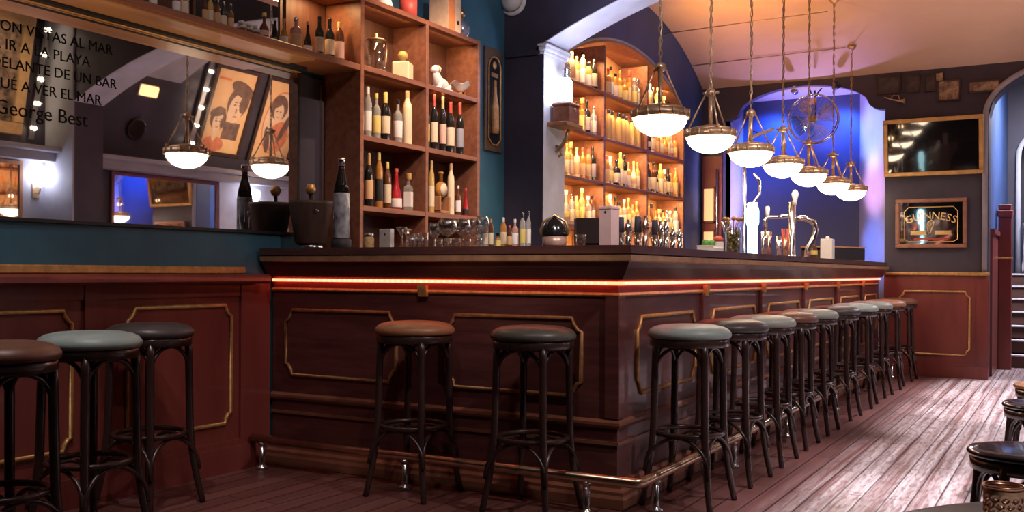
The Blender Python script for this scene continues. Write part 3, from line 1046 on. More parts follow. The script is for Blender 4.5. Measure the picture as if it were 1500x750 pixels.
# top compartments
z = 2.2055
y, s, h = cab_item(549, 52, z)
o = thing('display_tankard', 'glass tankard with a curved brass handle in the cabinet top', 'tankard', (XI, y, z))
MB().shell([(.052, .004), (.056, .02), (.058, .19), (.055, .19), (.052, .02), (.001, .018)], 20).build('glass_body', GLASS, o)
MB().lathe([(.058, 0), (.06, .012), (.05, .02), (0, .02)], 20).build('base', BRASS, o)
MB().lathe([(.055, .192), (.06, .196), (.05, .205), (.012, .215), (.01, .235), (0, .24)], 20).build('lid', BRASS, o)
MB().tube([(.0, .05, .205), (.0, .085, .20), (.0, .10, .16), (.0, .095, .09), (.0, .06, .045)], .009, 8).build('handle', BRASS, o)
y, s, h = cab_item(588, 66, z)
o = thing('square_decanter', 'square cream decanter with a ball stopper in the cabinet top', 'decanter', (XI, y, z), .35)
MB().box(-.055, .055, -.055, .055, 0, .115, .008).build('decanter_body', BODY['cream'], o)
MB().lathe([(.02, .115), (.018, .135), (.03, .14), (.034, .158), (.026, .178), (.012, .186), (0, .186)], 14).build('stopper', BODY['golden'], o)
y, s, h = cab_item(642, 82, z)
o = thing('dog_figurine', 'white reclining porcelain dog figurine in the cabinet top', 'figurine', (XI + .01, y - .012, z))
mb = MB()
mb.tube([(0, .075, .030), (0, .065, .034), (0, .035, .044), (0, .0, .052), (0, -.028, .070), (0, -.040, .098), (0, -.044, .118)], [.012, .030, .043, .042, .036, .028, .022], 14)
mb.lathe([(0, -.030), (.018, -.025), (.028, -.008), (.028, .008), (.018, .024), (0, .030)], 14, 0, -.050, .135)
mb.tube([(0, -.066, .132), (0, -.086, .126), (0, -.094, .124)], [.018, .014, .008], 10)
for sx in (-.024, .024):
    mb.tube([(sx, -.022, .060), (sx, -.040, .018), (sx, -.080, .010), (sx, -.095, .009)], [.018, .014, .010, .007], 8)
    mb.tube([(sx * 1.3, .055, .035), (sx * 1.6, .040, .018), (sx * 1.6, .005, .010)], [.022, .018, .009], 8)
mb.tube([(0, .075, .028), (.02, .092, .022), (.045, .085, .014)], [.010, .008, .004], 8)
mb.build('dog_body', WHITE, o)
for sx in (-.026, .026):
    MB().tube([(sx * .7, -.046, .158), (sx * 1.15, -.042, .140), (sx * 1.2, -.044, .116)], [.007, .011, .005], 8).build('ear', CREAM, o)
y, s, h = cab_item(668, 101, z)
o = thing('scalloped_bowl', 'white scalloped bowl on a small foot beside the dog figurine', 'bowl', (XI + .03, y - .012, z))
mb = MB()
vs, fs = [], []
for i, (r, zz) in enumerate(((.022, .03), (.045, .05), (.062, .085), (.066, .088), (.058, .083), (.04, .052), (.001, .038))):
    for k in range(24):
        a = 2 * PI * k / 24
        q = zz + (.012 * math.cos(a * 4) if i in (2, 3, 4) else 0)
        vs.append((r * math.cos(a), r * math.sin(a), q))
for i in range(6):
    for k in range(24):
        fs.append((i * 24 + k, i * 24 + (k + 1) % 24, (i + 1) * 24 + (k + 1) % 24, (i + 1) * 24 + k))
mb.add(vs, fs, True)
mb.build('bowl_body', WHITE, o)
MB().lathe([(.036, 0), (.034, .008), (.016, .016), (.021, .031), (0, .031)], 16).build('foot', BODY['amber'], o)
y, s, h = cab_item(697, 108, z, .034)
o = MB().lathe([(0, 0), (.02, 0), (.026, .02), (.027, .06), (.022, .075), (.02, .08), (0, .08)], 14).build('amber_glass_jar', BODY['amber'], None, (XI, y, z))
tag(o, 'small amber jar at the end of the cabinet top compartment', 'jar')

# on top of the cabinet
z = 2.6005
y, s, h = cab_item(560, -8, z)
o = thing('porcelain_figurine', 'white porcelain figure on top of the cabinet, end nearest the mirror', 'figurine', (XI, y, z))
MB().lathe([(0, 0), (.05, 0), (.055, .03), (.035, .09), (.02, .12), (.035, .15), (.03, .18), (0, .195)], 16).build('figure_body', WHITE, o)
MB().lathe([(.056, 0), (.058, .012), (.05, .014)], 16).build('base', GOLD, o)
y, s, h = cab_item(596, -5, z)
o = thing('red_tin', 'dark red round tin with lid on top of the cabinet', 'tin', (XI, y, z))
MB().lathe([(0, 0), (.055, 0), (.055, .12), (0, .12)], 20).build('tin_body', PAPER['red'], o)
MB().lathe([(.057, .12), (.057, .14), (.05, .145), (0, .145)], 20).build('lid', GOLD_DIM, o)
y, s, h = cab_item(650, -10, z)
o = thing('gift_carton', 'orange and cream bottle carton with dark emblem on top of cabinet', 'carton', (XI, y, z), .0)
MB().box(-.075, .075, -.075, .075, 0, .26, .003).build('carton_body', mat('carton_cream', (0.78, 0.56, 0.36), .5, var=.12, scale=12), o)
MB().box(.0752, .0775, -.075, .0, .0, .26).box(-.076, .076, .0752, .078, 0, .26).build('orange_panel', mat('carton_orange', (0.75, 0.26, 0.09), .5, var=.12, scale=12), o)
MB().lathe([(0, .0), (.014, 0), (.014, .002), (0, .002)], 12, .0755, .04, .07, axis='X').build('emblem', BLACK_MATT, o)
y, s, h = cab_item(682, 0, z)
o = thing('silver_decanter', 'silvery blue round decanter with ball stopper on the cabinet end', 'decanter', (XI, y, z))
MB().lathe([(0, 0), (.035, 0), (.04, .012), (.058, .05), (.058, .085), (.04, .115), (.018, .128), (.015, .15), (0, .15)], 20).build('decanter_body', mat('silver_blue_glaze', (0.24, 0.30, 0.42), .25, .4, var=.4, scale=35), o)
MB().lathe([(.012, .15), (.022, .162), (.026, .18), (.018, .198), (0, .205)], 14).build('stopper', BRASS, o)

# ================================================================== OVERHEAD SHELF AND VALANCE
sh = thing('overhead_shelf', 'long varnished wooden shelf with a glossy underside above the wall mirror', 'shelf', (0, 0, 0))
MB().box(XW + .002, XC, -1.5, CY0 - .002, 2.165, 2.20, .003).build('shelf_board', WOOD_SHELF, sh)
MB().box(XW + .075, XC - .012, -1.5, 4.05, 2.153, 2.1645).build('soffit_panel', WOOD_FASCIA, sh)
mb = MB()
for k in range(3):
    mb.box(XW + .036 + .013 * k, XW + .043 + .013 * k, -1.5, 4.21, 2.140, 2.1645)
mb.box(XW + .034, XW + .075, -1.5, 4.21, 2.156, 2.1645)
mb.build('ribbed_groove', BLACK_MATT, sh)
MB().box(XW + .014, XW + .033, -1.5, 4.215, 2.138, 2.1645, .004).build('bead', GOLD, sh)

# back boards above the shelf
struct('trim_17', MB().box(XW + .001, XW + .02, 4.10, CY0 - .002, 2.202, 2.58), WOOD_BACK)
struct('trim_18', MB().box(XW + .001, XW + .02, 2.75, 3.42, 2.202, 2.9), WOOD_BACK)
tb = tag(MB().box(XW + .002, XC - .01, 4.02, CY0 - .004, 2.565, 2.595, .003).build('top_shelf_board', WOOD_NICHE), 'short wooden board joining the cabinet above the bottle shelf', 'shelf')
um = thing('small_upper_mirror', 'mirror panel on the wall above the bottle shelf', 'mirror', (XW, 0, 0))
MB().box(.001, .012, 3.46, 4.05, 2.21, 2.85).build('glass', MIRROR, um)
MB().box(.001, .02, 3.44, 3.458, 2.202, 2.87).box(.001, .02, 4.052, 4.07, 2.202, 2.87).box(.001, .02, 3.458, 4.052, 2.852, 2.87).build('frame', WOOD_BACK, um)

XO = -3.60
ov = [(222, -14, 12, 'round', 'white', None, 'gold'), (256, -18, 12, 'wine', 'red', 'white', 'red'), (268, -22, 12, 'wine', 'clear', 'cream', 'tan'),
      (298, -8, 8, 'spirit', 'brown', 'tan', 'black'), (306, -6, 9, 'tall', 'golden', 'cream', 'gold'), (316, -4, 9, 'wine', 'brown', 'tan', 'black'), (325, 4, 10, 'wine', 'dark', 'cream', 'black'), (336, 6, 9, 'wine', 'brown', 'tan', 'black'),
      (385, 19, 15, 'round', 'brown', 'pink', 'yellow'), (401, 31, 13, 'bell', 'dark', None, 'white'), (414, 28, 12, 'round', 'amber', 'cream', 'gold'), (432, 26, 17, 'spirit', 'pink', 'tan', 'steel'),
      (449, 32, 13, 'bell', 'dark', 'white', 'tan'), (466, 25, 13, 'wine', 'dark', 'cream', 'black'), (481, 28, 14, 'wine', 'dark', 'cream', 'black'), (495, 33, 15, 'tall', 'brown', 'pink', 'tan')]
for i, (px, yt, w, typ, bd, lb, cp) in enumerate(ov):
    y, s = along_wall(px, XO)
    h = height(yt, px, s) - 2.2
    n_ = len(ov) - i
    where = '%s from the cabinet' % ORD[n_ - 1] if n_ <= 8 else '%s from the far end of row' % ORD[i]
    if n_ > 8:
        where = ['alone near picture edge', 'red one of the pair by brown board', 'pale one of the pair by brown board', 'first of five before the small mirror', 'second of five before the small mirror', 'third of five before the small mirror', 'fourth of five before the small mirror', 'fifth of five before the small mirror'][i]
    bottle(typ, XO, y, 2.2005, max(.14, min(h, .34)), w / 2 / s, bd, lb, cp, '%s bottle on the overhead shelf, %s' % (bd, where), 'bottles on the overhead shelf')
for i, px in enumerate((352, 362, 372)):
    y, s = along_wall(px, XO)
    o = thing('posy_cup', 'small cup of white paper flowers on overhead shelf, %s of three' % ORD[i], 'flower cup', (XO, y, 2.2005), 0, 'flower cups on the overhead shelf')
    MB().lathe([(0, 0), (.018, 0), (.024, .035), (.02, .035), (0, .03)], 12).build('cup', BODY['brown'], o)
    mb = MB()
    for q in range(7):
        a = q * 2.4
        rr = .018 * math.sqrt(q / 7)
        mb.lathe([(0, -.012), (.011, -.005), (.012, .004), (0, .011)], 8, rr * math.cos(a), rr * math.sin(a), .048 + .008 * (q % 3))
    mb.build('blossoms', WHITE, o)

# ================================================================== WALL MIRROR WITH LETTERING
MX = XW + .012


def text_faces(s, size):
    cu = bpy.data.curves.new('t', 'FONT')
    cu.body, cu.size = s, size
    cu.resolution_u = 3
    o = bpy.data.objects.new('t', cu)
    COL.objects.link(o)
    dg = bpy.context.evaluated_depsgraph_get()
    ev = o.evaluated_get(dg)
    me = ev.to_mesh()
    V = [v.co.copy() for v in me.vertices]
    P = [tuple(p.vertices) for p in me.polygons]
    ev.to_mesh_clear()
    bpy.data.objects.remove(o)
    bpy.data.curves.remove(cu)
    return V, P


def text_width(V):
    return (max(v.x for v in V) - min(v.x for v in V)) if V else 0


wm = thing('wall_mirror', 'long wall mirror with black handwritten quote above the teal dado', 'mirror', (XW, 0, 0))
MB().box(.001, .012, -1.4, 4.21, 1.245, 2.164).build('glass', MIRROR, wm)
MB().box(.001, .016, -1.4, 4.225, 1.23, 1.2445).box(.001, .016, 4.2105, 4.225, 1.2445, 2.155).build('edge_strip', BLACK_MATT, wm)
INK = mat('black_ink', (0.006, 0.005, 0.006), .8, var=.1, scale=20, spec=0.05)
mb = MB()
for s, z, size, yend in (('TENÍA UNA CASA CON VISTAS AL MAR', 2.00, .062, 2.98), ('PERO PARA IR A LA PLAYA', 1.925, .062, 2.86), ('HABÍA QUE PASAR POR DELANTE DE UN BAR', 1.850, .062, 3.00), ('NUNCA LLEGUÉ A VER EL MAR', 1.765, .062, 2.92)):
    V, P = text_faces(s, size)
    w = text_width(V)
    mb.add([(.0135, yend - w + v.x, z + v.y) for v in V], P)
V, P = text_faces('George Best', .085)
mb.add([(.0135, 2.42 + v.x, 1.66 + v.y) for v in V], P)
mb.build('lettering', INK, wm)
# dark panel between mirror and cabinet with its thin bright strip
struct('trim_19', MB().box(XW + .001, XW + .014, 4.226, CY0 - .003, 1.16, 2.13), NAVY)
struct('trim_20', MB().box(XW + .014, XW + .022, 4.385, 4.40, 1.2, 2.10), STEEL)

# tall arched advertising sign on the teal wall past the cabinet
sg = thing('tall_bar_sign', 'tall black sign with gilt arched border and amber bottle, on teal wall', 'sign', (XW, 6.335, 0))
MB().box(.001, .022, -.115, .125, 1.93, 2.70, .004).build('board', mat('sign_frame_wood', (0.10, 0.055, 0.035), .45, var=.25, scale=12), sg)
A = [(-.085, 2.02), (-.03, 1.975), (.04, 1.975), (.095, 2.02), (.095, 2.55)] + [(.005 + .09 * math.cos(PI * k / 10), 2.55 + .09 * math.sin(PI * k / 10)) for k in range(1, 10)] + [(-.085, 2.55)]
MB().prism(A, .0222, .026, 'X').build('black_field', BLACK, sg)
MB().tube([(.028, p[0] * .96, 2.33 + (p[1] - 2.33) * .985) for p in A], .006, 6, closed=True).build('gilt_border', GOLD, sg)
MB().lathe([(0, 2.06), (.030, 2.065), (.033, 2.10), (.030, 2.26), (.014, 2.36), (.011, 2.46), (0, 2.465)], 14, .030, .005, 0).build('bottle_relief', mat('relief_amber', (0.60, 0.30, 0.12), .4, var=.3, scale=20), sg)
MB().lathe([(0, 0), (.030, 0), (.026, .004), (0, .005)], 16, .0262, .005, 2.575, axis='X').build('crest', GOLD, sg)
MB().box(.0262, .029, -.045, .055, 2.485, 2.515).build('name_band', GOLD_DIM, sg)

# round white lamp on the arch wall
o = thing('dome_wall_lamp', 'white round dome fitting high on the dark arch wall', 'wall lamp', (-3.70, YA0, 3.09))
MB().lathe([(.105, -.001), (.115, -.012), (.108, -.022), (.09, -.026)], 28, axis='Y').build('rim', WHITE, o)
MB().lathe([(.088, -.026), (.082, -.055), (.055, -.085), (0, -.098)], 28, axis='Y').build('dome', WHITE, o)

# bracket shelf with white lamp on the lit pier
br = thing('bracket_shelf', 'small wooden bracket shelf on the pale pier', 'shelf', (AXL, 6.72, 2.13))
MB().box(.001, .17, -.14, .14, 0, .03, .004).build('board', WOOD_NICHE, br)
MB().tube([(.012, 0, -.18), (.03, 0, -.16), (.07, 0, -.12), (.10, 0, -.07), (.115, 0, -.012)], [.012, .016, .014, .016, .012], 8).tube([(.012, 0, -.13), (.05, 0, -.17), (.06, 0, -.20), (.03, 0, -.215)], .011, 8).build('scroll', BRASS, br)
o = thing('wooden_casket', 'brown wooden casket on the bracket shelf under the white lamp', 'box', (AXL + .09, 6.72, 2.1605))
MB().box(-.075, .075, -.085, .085, 0, .12, .005).build('casket_body', WOOD_SHELF, o)
MB().box(-.08, .08, -.09, .09, .121, .155, .012).build('lid', WOOD_SHELF, o)
MB().lathe([(0, 0), (.014, 0), (.014, .008), (0, .008)], 10, .0755, 0, .10, axis='X').build('clasp', BRASS, o)
o = thing('white_lantern', 'glowing white lantern standing on the wooden casket', 'lantern', (AXL + .09, 6.72, 2.3165))
MB().lathe([(0, .01), (.050, .01), (.055, .03), (.050, .16), (.034, .185), (0, .19)], 18).build('glass', WHITE_LIT, o)
MB().lathe([(.06, 0), (.06, .009), (0, .009)], 18).build('base', STEEL, o)
MB().lathe([(.036, .19), (.03, .21), (.03, .25), (.036, .255), (.02, .27), (0, .272)], 14).build('chimney', STEEL, o)

# ================================================================== BACK BAR NICHE SHELVES
ns = thing('niche_shelving', 'arched back bar niche of warm lit wooden bottle shelves', 'shelving', (0, 0, 0))
BY = [NY0, 8.12, 9.15, NY1]
NZ = [1.44, 1.846, 2.25, 2.655]
MB().box(-4.045, -3.965, NY0, NY1, 1.0, 3.3).build('back_panel', WOOD_NICHE, ns)
XN0, XN1 = -3.963, -3.655
for y in BY[1:3]:
    MB().box(XN0, XN1, y - .016, y + .016, 1.005, niche_z(y) - .05, .002).build('upright', WOOD_SHELF, ns)
for y in (NY0 + .018, NY1 - .018):
    MB().box(XN0, XN1, y - .016, y + .016, 1.005, niche_z(y) - .045, .002).build('upright', WOOD_SHELF, ns)
for z in NZ:
    for a, b in zip(BY[:-1], BY[1:]):
        e0 = .036 if a == NY0 else .0165
        e1 = .036 if b == NY1 else .0165
        MB().box(XN0, XN1, a + e0, b - e1, z - .026, z, .002).build('shelf_board', WOOD_SHELF, ns)
rows_n = ['lowest', 'second', 'third', 'top']
bays_n = ['near', 'middle', 'far']
combos = [('amber', 'cream', 'black'), ('golden', 'cream', 'gold'), ('golden', 'white', 'black'), ('clear', 'cream', 'steel'), ('amber', 'yellow', 'gold'), ('cream', 'tan', 'tan'), ('clear', 'yellow', 'white'),
          ('amber', 'tan', 'red'), ('brown', 'cream', 'black'), ('golden', 'yellow', 'tan'), ('pink', 'cream', 'white'), ('dark', 'cream', 'black'), ('clear', 'white', 'black')]
typs = ['spirit', 'wine', 'tall', 'square', 'round', 'spirit', 'tall', 'spirit']
for bi in range(3):
    for ri in range(4):
        a, b = BY[bi] + .05, BY[bi + 1] - .05
        n_ = 8 if (bi, ri) == (1, 2) else 9
        if bi == 0:
            a = 7.33
            n_ = 7
        cnt = 0
        for k in range(n_):
            y = a + (b - a) * (k + .5) / n_
            hmax = (niche_z(y) - .06 - NZ[ri]) if ri == 3 else .36
            if (bi, ri) == (1, 2):
                bd, lb, cp, typ, h, r = 'golden', None, 'black', 'tall', .285, .033
            else:
                bd, lb, cp = random.choice(combos)
                typ = random.choice(typs)
                h, r = random.uniform(.23, .31) + (0 if k % 2 else .02), random.uniform(.030, .037)
            if (bi, ri, k) == (1, 1, 0):
                bd, lb, cp, typ = 'blue', 'white', 'black', 'square'
            h = min(h, hmax)
            if h < .16:
                continue
            rr = r * .95 if typ == 'square' else r
            bottle(typ, -3.73 + random.uniform(-.012, .012), y, NZ[ri] + .0005, h, rr, bd, lb, cp,
                   '%s bottle in the lit niche, %s shelf of %s bay, %s from left' % (bd, rows_n[ri], bays_n[bi], ORD[cnt]), 'bottles in the lit niche', rz=.2 if typ == 'square' else None)
            cnt += 1

# small blue-white lamps inside the middle bay of the niche
o = thing('blue_globe_lamp', 'small blue white glowing globe below the lowest niche shelf', 'lamp', (-3.72, 8.24, 1.0005))
MB().lathe([(.05, 0), (.05, .015), (.03, .03), (.03, .22)], 16).build('base', STEEL, o)
MB().lathe([(0, .22), (.04, .228), (.062, .27), (.062, .30), (.04, .342), (0, .35)], 18).build('globe', mat('globe_lit', (.5, .6, 1), .4, emit=(.45, .55, 1.0), es=5.0), o)

# ================================================================== BAR TOP ITEMS
ZT = 1.1505
GF = 'glasses on the bar front'


def front(px, Y=4.14):
    x, s = across(px, Y)
    return x, Y, s


def long_(px, X=-1.93):
    y, s = along_wall(px, X)
    return X, y, s


# wine bucket with emblem plate
x, y, s = across(452, 4.14)[0], 4.14, across(452, 4.14)[1]
o = thing('wine_bucket', 'brown wooden wine bucket with steel foot at the end of the bar', 'bucket', (-3.62, 4.15, ZT))
BK = mat('bucket_dark_wood', (0.060, 0.035, 0.026), .45, col2=(0.10, 0.058, 0.04), scale=9, stretch=(4, 4, .5))
MB().lathe([(0, .028), (.078, .028), (.084, .034), (.117, .245), (.12, .262), (.111, .262), (.106, .24), (.076, .05), (0, .05)], 32).build('pail', BK, o)
MB().lathe([(0, 0), (.068, 0), (.07, .004), (.068, .028), (0, .028)], 32).build('foot', STEEL, o)
for a in (-.6, -.6 + PI):
    ca, sa = math.cos(a), math.sin(a)
    mb = MB().lathe([(.006, 0), (.012, .006), (.012, .014), (.004, .02)], 10, axis='X')
    mb.v = [(ca * (p[0] + .108) - sa * p[1], sa * (p[0] + .108) + ca * p[1], p[2] + .205) for p in mb.v]
    mb.build('knob', STEEL, o)
o = thing('bottle_stopper', 'round gilt stopper on a thin neck rising out of the wine bucket', 'bottle', (-3.64, 4.17, ZT + .052))
MB().lathe([(0, 0), (.03, 0), (.03, .15), (.012, .19), (.011, .25), (0, .25)], 14).build('bottle_body', BODY['dark'], o)
MB().lathe([(.0, .25), (.02, .252), (.031, .278), (.02, .304), (0, .308)], 16).build('stopper', GOLD, o)
# tall glass water bottle on coaster
x, y, s = front(498, 4.19)
hb = .44
o = thing('tall_water_bottle', 'tall clear bottle with patterned base on a dark stand', 'bottle', (-3.415, 4.16, ZT))
MB().lathe([(0, 0), (.052, 0), (.054, .004), (.054, .05), (.048, .054), (0, .054)], 24).build('stand', BLACK_MATT, o)
BP = mat('bottle_pattern_glass', (0.05, 0.05, 0.08), .1, trans=.2, col2=(0.88, 0.90, 0.96), scale=16, stretch=(1, 1, .5))  # white mottling: the bottle's pattern plus bright highlights painted into the glass
MB().lathe([(0, .055), (.042, .055), (.045, .062), (.045, .29), (.043, .30)], 24).build('lower_glass', BP, o)
MB().lathe([(.043, .30), (.036, .345), (.022, .40), (.0165, .43), (.0165, .45)], 24).build('shoulder', BODY['dark'], o)
MB().lathe([(.0195, .445), (.0195, .485), (.017, .489), (0, .489)], 16).build('cap', CHROME, o)


def tumbler(x, y, h, r, label, group, flare=1.1):
    o = thing('glass_tumbler', label, 'glass', (x, y, ZT), 0, group)
    MB().shell([(.001, .006), (r * .9, .006), (r * flare, h), (r * flare - .0015, h), (r * .86, .012), (.001, .012)], 16).build('glass_body', GLASS, o)
    MB().lathe([(0, 0), (r * .9, 0), (r * .9, .006), (0, .006)], 16).build('glass_base', GLASS, o)
    return o


def stemmed(x, y, h, r, label, group, kind='balloon', z=ZT):
    o = thing('stemmed_glass', label, 'glass', (x, y, z), 0, group)
    if kind == 'balloon':
        p = [(.004, .42 * h), (.5 * r, .45 * h), (.9 * r, .58 * h), (r, .72 * h), (.92 * r, .88 * h), (.76 * r, h)]
    else:
        p = [(.004, .58 * h), (.35 * r, .70 * h), (r, h)]
    MB().shell(p + [(q[0] - .0015 if q[0] > .006 else q[0], q[1] + .002) for q in p[::-1]], 18).build('bowl', GLASS, o)
    MB().lathe([(0, 0), (.62 * r, 0), (.6 * r, .003), (.006, .01), (.0045, .03), (.0045, p[0][1])], 16).build('stem', GLASS, o)
    return o


JAR_FILL = mat('jar_dried_fruit', (0.40, 0.22, 0.08), .6, col2=(0.75, 0.55, 0.25), scale=60)
x, y, s = front(540)
o = thing('garnish_jar', 'small jar of dried fruit beside the white card at the bar', 'jar', (x, y, ZT))
MB().lathe([(0, 0), (.026, 0), (.028, .004), (.028, .055), (.022, .062)], 16).build('contents', JAR_FILL, o)
MB().lathe([(.024, .062), (.026, .066), (.026, .082), (0, .084)], 16).build('lid', STEEL, o)
x, y, s = front(566, 4.12)
o = thing('table_card', 'white standing card with a small dark emblem on the bar', 'card', (x, y, ZT), -.25)
MB().box(-.047, .047, -.012, .012, 0, .10, .002).build('card_panel', PAPER['white'], o)
MB().lathe([(0, 0), (.006, 0), (.006, .001), (0, .001)], 10, 0, -.0131, .072, axis='Y').build('emblem', BLACK_MATT, o)
k = 0
for px, h, r, kind, lab in ((588, .105, .03, 'martini', 'martini glass right beside the white card on the bar'), (596, .10, .028, 'martini', 'second martini glass from the white card on the bar'),
                            (636, .135, .03, 'balloon', 'stemmed glass just left of the largest balloon glass on the bar'), (655, .14, .05, 'balloon', 'largest balloon glass in front of the cabinet divider'),
                            (678, .145, .04, 'balloon', 'balloon glass between the largest one and the syrup bottles, first'), (694, .15, .042, 'balloon', 'balloon glass between the largest one and the syrup bottles, second'),
                            (706, .15, .035, 'balloon', 'balloon glass nearest to the syrup bottles')):
    x, y, s = front(px, (4.09, 4.20, 4.30)[k % 3])
    stemmed(x, y, h, r, lab, GF, kind)
    k += 1
for i, px in enumerate((602, 608, 615, 622)):
    x, y, s = front(px, 4.08 + .05 * (i % 2))
    tumbler(x, y, .065 + .012 * (i % 2), .017, 'shot glass on the bar front, %s of four past the martini glasses' % ORD[i], 'shot glasses on the bar front')
for i, px in enumerate((643, 656, 669, 684, 700)):
    x, y, s = front(px, 3.985)
    tumbler(x, y, .042, .018, 'low cut tumbler before the balloon glasses, %s of five' % ORD[i], 'low tumblers on the bar front')
syr = [(711, 320, 8, 'spirit', 'clear', 'cream', 'steel'), (719, 321, 7, 'tall', 'brown', 'cream', 'gold'), (729, 346, 9, 'square', 'amber', 'yellow', 'black'), (737, 319, 9, 'tall', 'amber', 'cream', 'white'), (746, 330, 8, 'spirit', 'brown', 'tan', 'red'),
       (754, 321, 10, 'spirit', 'pink', 'white', 'white'), (765, 312, 9, 'tall', 'clear', 'yellow', 'steel'), (774, 310, 7, 'tall', 'clear', 'white', 'steel')]
for i, (px, yt, w, typ, bd, lb, cp) in enumerate(syr):
    x, y, s = front(px, 4.14 + .06 * (i % 2))
    h = height(yt, px, s) - ZT
    bottle(typ, x, y, ZT, max(.07, h), w / 2 / s, bd, lb, cp, 'small %s syrup bottle on bar, %s from the cabinet end' % (bd, ORD[i]), 'syrup bottles on the bar front')
x, y, s = front(812, 4.06)
o = thing('domed_pot', 'dark domed pot with a pale rim band on the bar below the arch pier', 'pot', (x, y, ZT), .5)
MB().lathe([(0, 0), (.052, 0), (.056, .01), (.056, .05), (0, .05)], 24).build('pot_body', mat('pot_pale', (.42, .27, .22), .35, .3, var=.3, scale=14), o)
MB().lathe([(.060, .05), (.060, .06), (.054, .09), (.036, .118), (.012, .13), (.010, .138), (0, .14)], 24).build('dome_lid', BLACK, o)
MB().tube([(.057, 0, .05), (.066, 0, .075), (.05, 0, .115), (0, 0, .145), (-.05, 0, .115), (-.066, 0, .075), (-.057, 0, .05)], .006, 8).build('handle_hoop', BRASS, o)
x, y, s = front(850, 4.08)
tumbler(x, y, .055, .024, 'single clear tumbler between the domed pot and the dark till screen', None)
x, y, s = front(868, 4.25)
o = thing('till_screen', 'dark slanted till screen on the bar beside the pink menu box', 'till', (x, y, ZT), .5)
MB().prism([(-.07, .012), (.05, .012), (.075, .135), (.066, .139)], -.085, .085, 'X').build('screen_housing', BLACK_MATT, o)
MB().prism([(-.0722, .016), (.064, .1405), (.0625, .142), (-.0735, .0175)], -.075, .075, 'X').build('screen', SCREEN, o)
MB().box(-.06, .06, -.05, .05, 0, .0115, .003).build('foot', BLACK_MATT, o)
x, y, s = front(892, 4.05)
o = thing('menu_box', 'pale pink menu box with a small dark mark near the bar corner', 'menu box', (x, y, ZT), -.2)
MB().box(-.034, .034, -.03, .03, 0, .162, .002).build('box_body', PINK, o)
MB().box(-.036, .036, -.032, .032, .1625, .176, .002).build('lid', PINK, o)
MB().lathe([(0, 0), (.006, 0), (.006, .001), (0, .001)], 10, 0, -.0312, .150, axis='Y').build('emblem', BLACK_MATT, o)

# cocktail shakers on the long side
DARKG = mat('smoked_glass', (0.10, 0.10, 0.13), .12, .2, var=.2, scale=12)
shk = [(909, 318, 11, 'glass'), (920, 322, 11, 'tin'), (934, 317, 12, 'glass'), (945, 316, 11, 'pink'), (959, 322, 11, 'glass'), (967, 324, 9, 'tin'), (975, 322, 10, 'tin'), (985, 334, 10, 'tin'), (995, 336, 9, 'tin')]
for i, (px, yt, w, kind) in enumerate(shk):
    x, y, s = long_(px, -1.90 + .05 * (i % 2))
    h = height(yt, px, s) - ZT
    r = w / 2 / s
    o = thing('cocktail_shaker', 'cocktail shaker tin on the bar, %s along from the menu box' % ORD[i], 'shaker', (x, y, ZT), 0, 'cocktail shakers on the bar')
    if kind == 'glass':
        MB().lathe([(0, 0), (r * .78, 0), (r * .82, .004), (r, h * .5), (r * .98, h * .5)], 18).build('tin', CHROME, o)
        MB().lathe([(r * .92, h * .5), (r * .80, h - .006), (r * .74, h), (0, h)], 18).build('mixing_glass', DARKG, o)
    else:
        m = CHROME if kind == 'tin' else mat('copper_pink_tin', (.8, .55, .48), .22, 1.0, var=.1, scale=14)
        MB().lathe([(0, 0), (r * .78, 0), (r * .82, .004), (r, h * .62)], 18).build('tin', m, o)
        MB().lathe([(r * 1.02, h * .62), (r * 1.03, h * .66), (r * .8, h * .86), (r * .5, h * .9), (r * .48, h), (0, h)], 18).build('cap', m, o)
# garnish caddy with limes
x, y, s = long_(1040, -1.88)
o = thing('garnish_tray', 'low pale garnish tray with green limes on the bar', 'tray', (x, y, ZT), .1)
MB().box(-.05, .05, -.13, .13, 0, .035, .004).box(-.05, .05, -.13, -.124, .035, .045).box(-.05, .05, .124, .13, .035, .045).build('tray_body', WHITE, o)
LIME = mat('lime_skin', (0.10, 0.30, 0.06), .4, var=.2, scale=20)
for i, (dx, dy) in enumerate(((.0, -.085), (.02, -.03), (-.02, .02))):
    l = MB().lathe([(0, -.022), (.012, -.019), (.021, -.008), (.022, .006), (.013, .018), (0, .023)], 14).build('lime', LIME, None, (x + dx, y + dy, ZT + .0585))
    tag(l, 'green lime in the pale garnish tray, %s from the camera side' % ORD[i], 'lime', 'limes in the garnish tray')
o = thing('red_topped_jar', 'white jar with a dark red top beside the garnish tray', 'jar', (x - .02, y + .22, ZT))
MB().lathe([(0, 0), (.03, 0), (.032, .01), (.032, .07), (.028, .078)], 16).build('jar_body', WHITE, o)
MB().lathe([(.03, .078), (.034, .085), (.03, .10), (.012, .112), (0, .114)], 16).build('top', PAPER['red'], o)
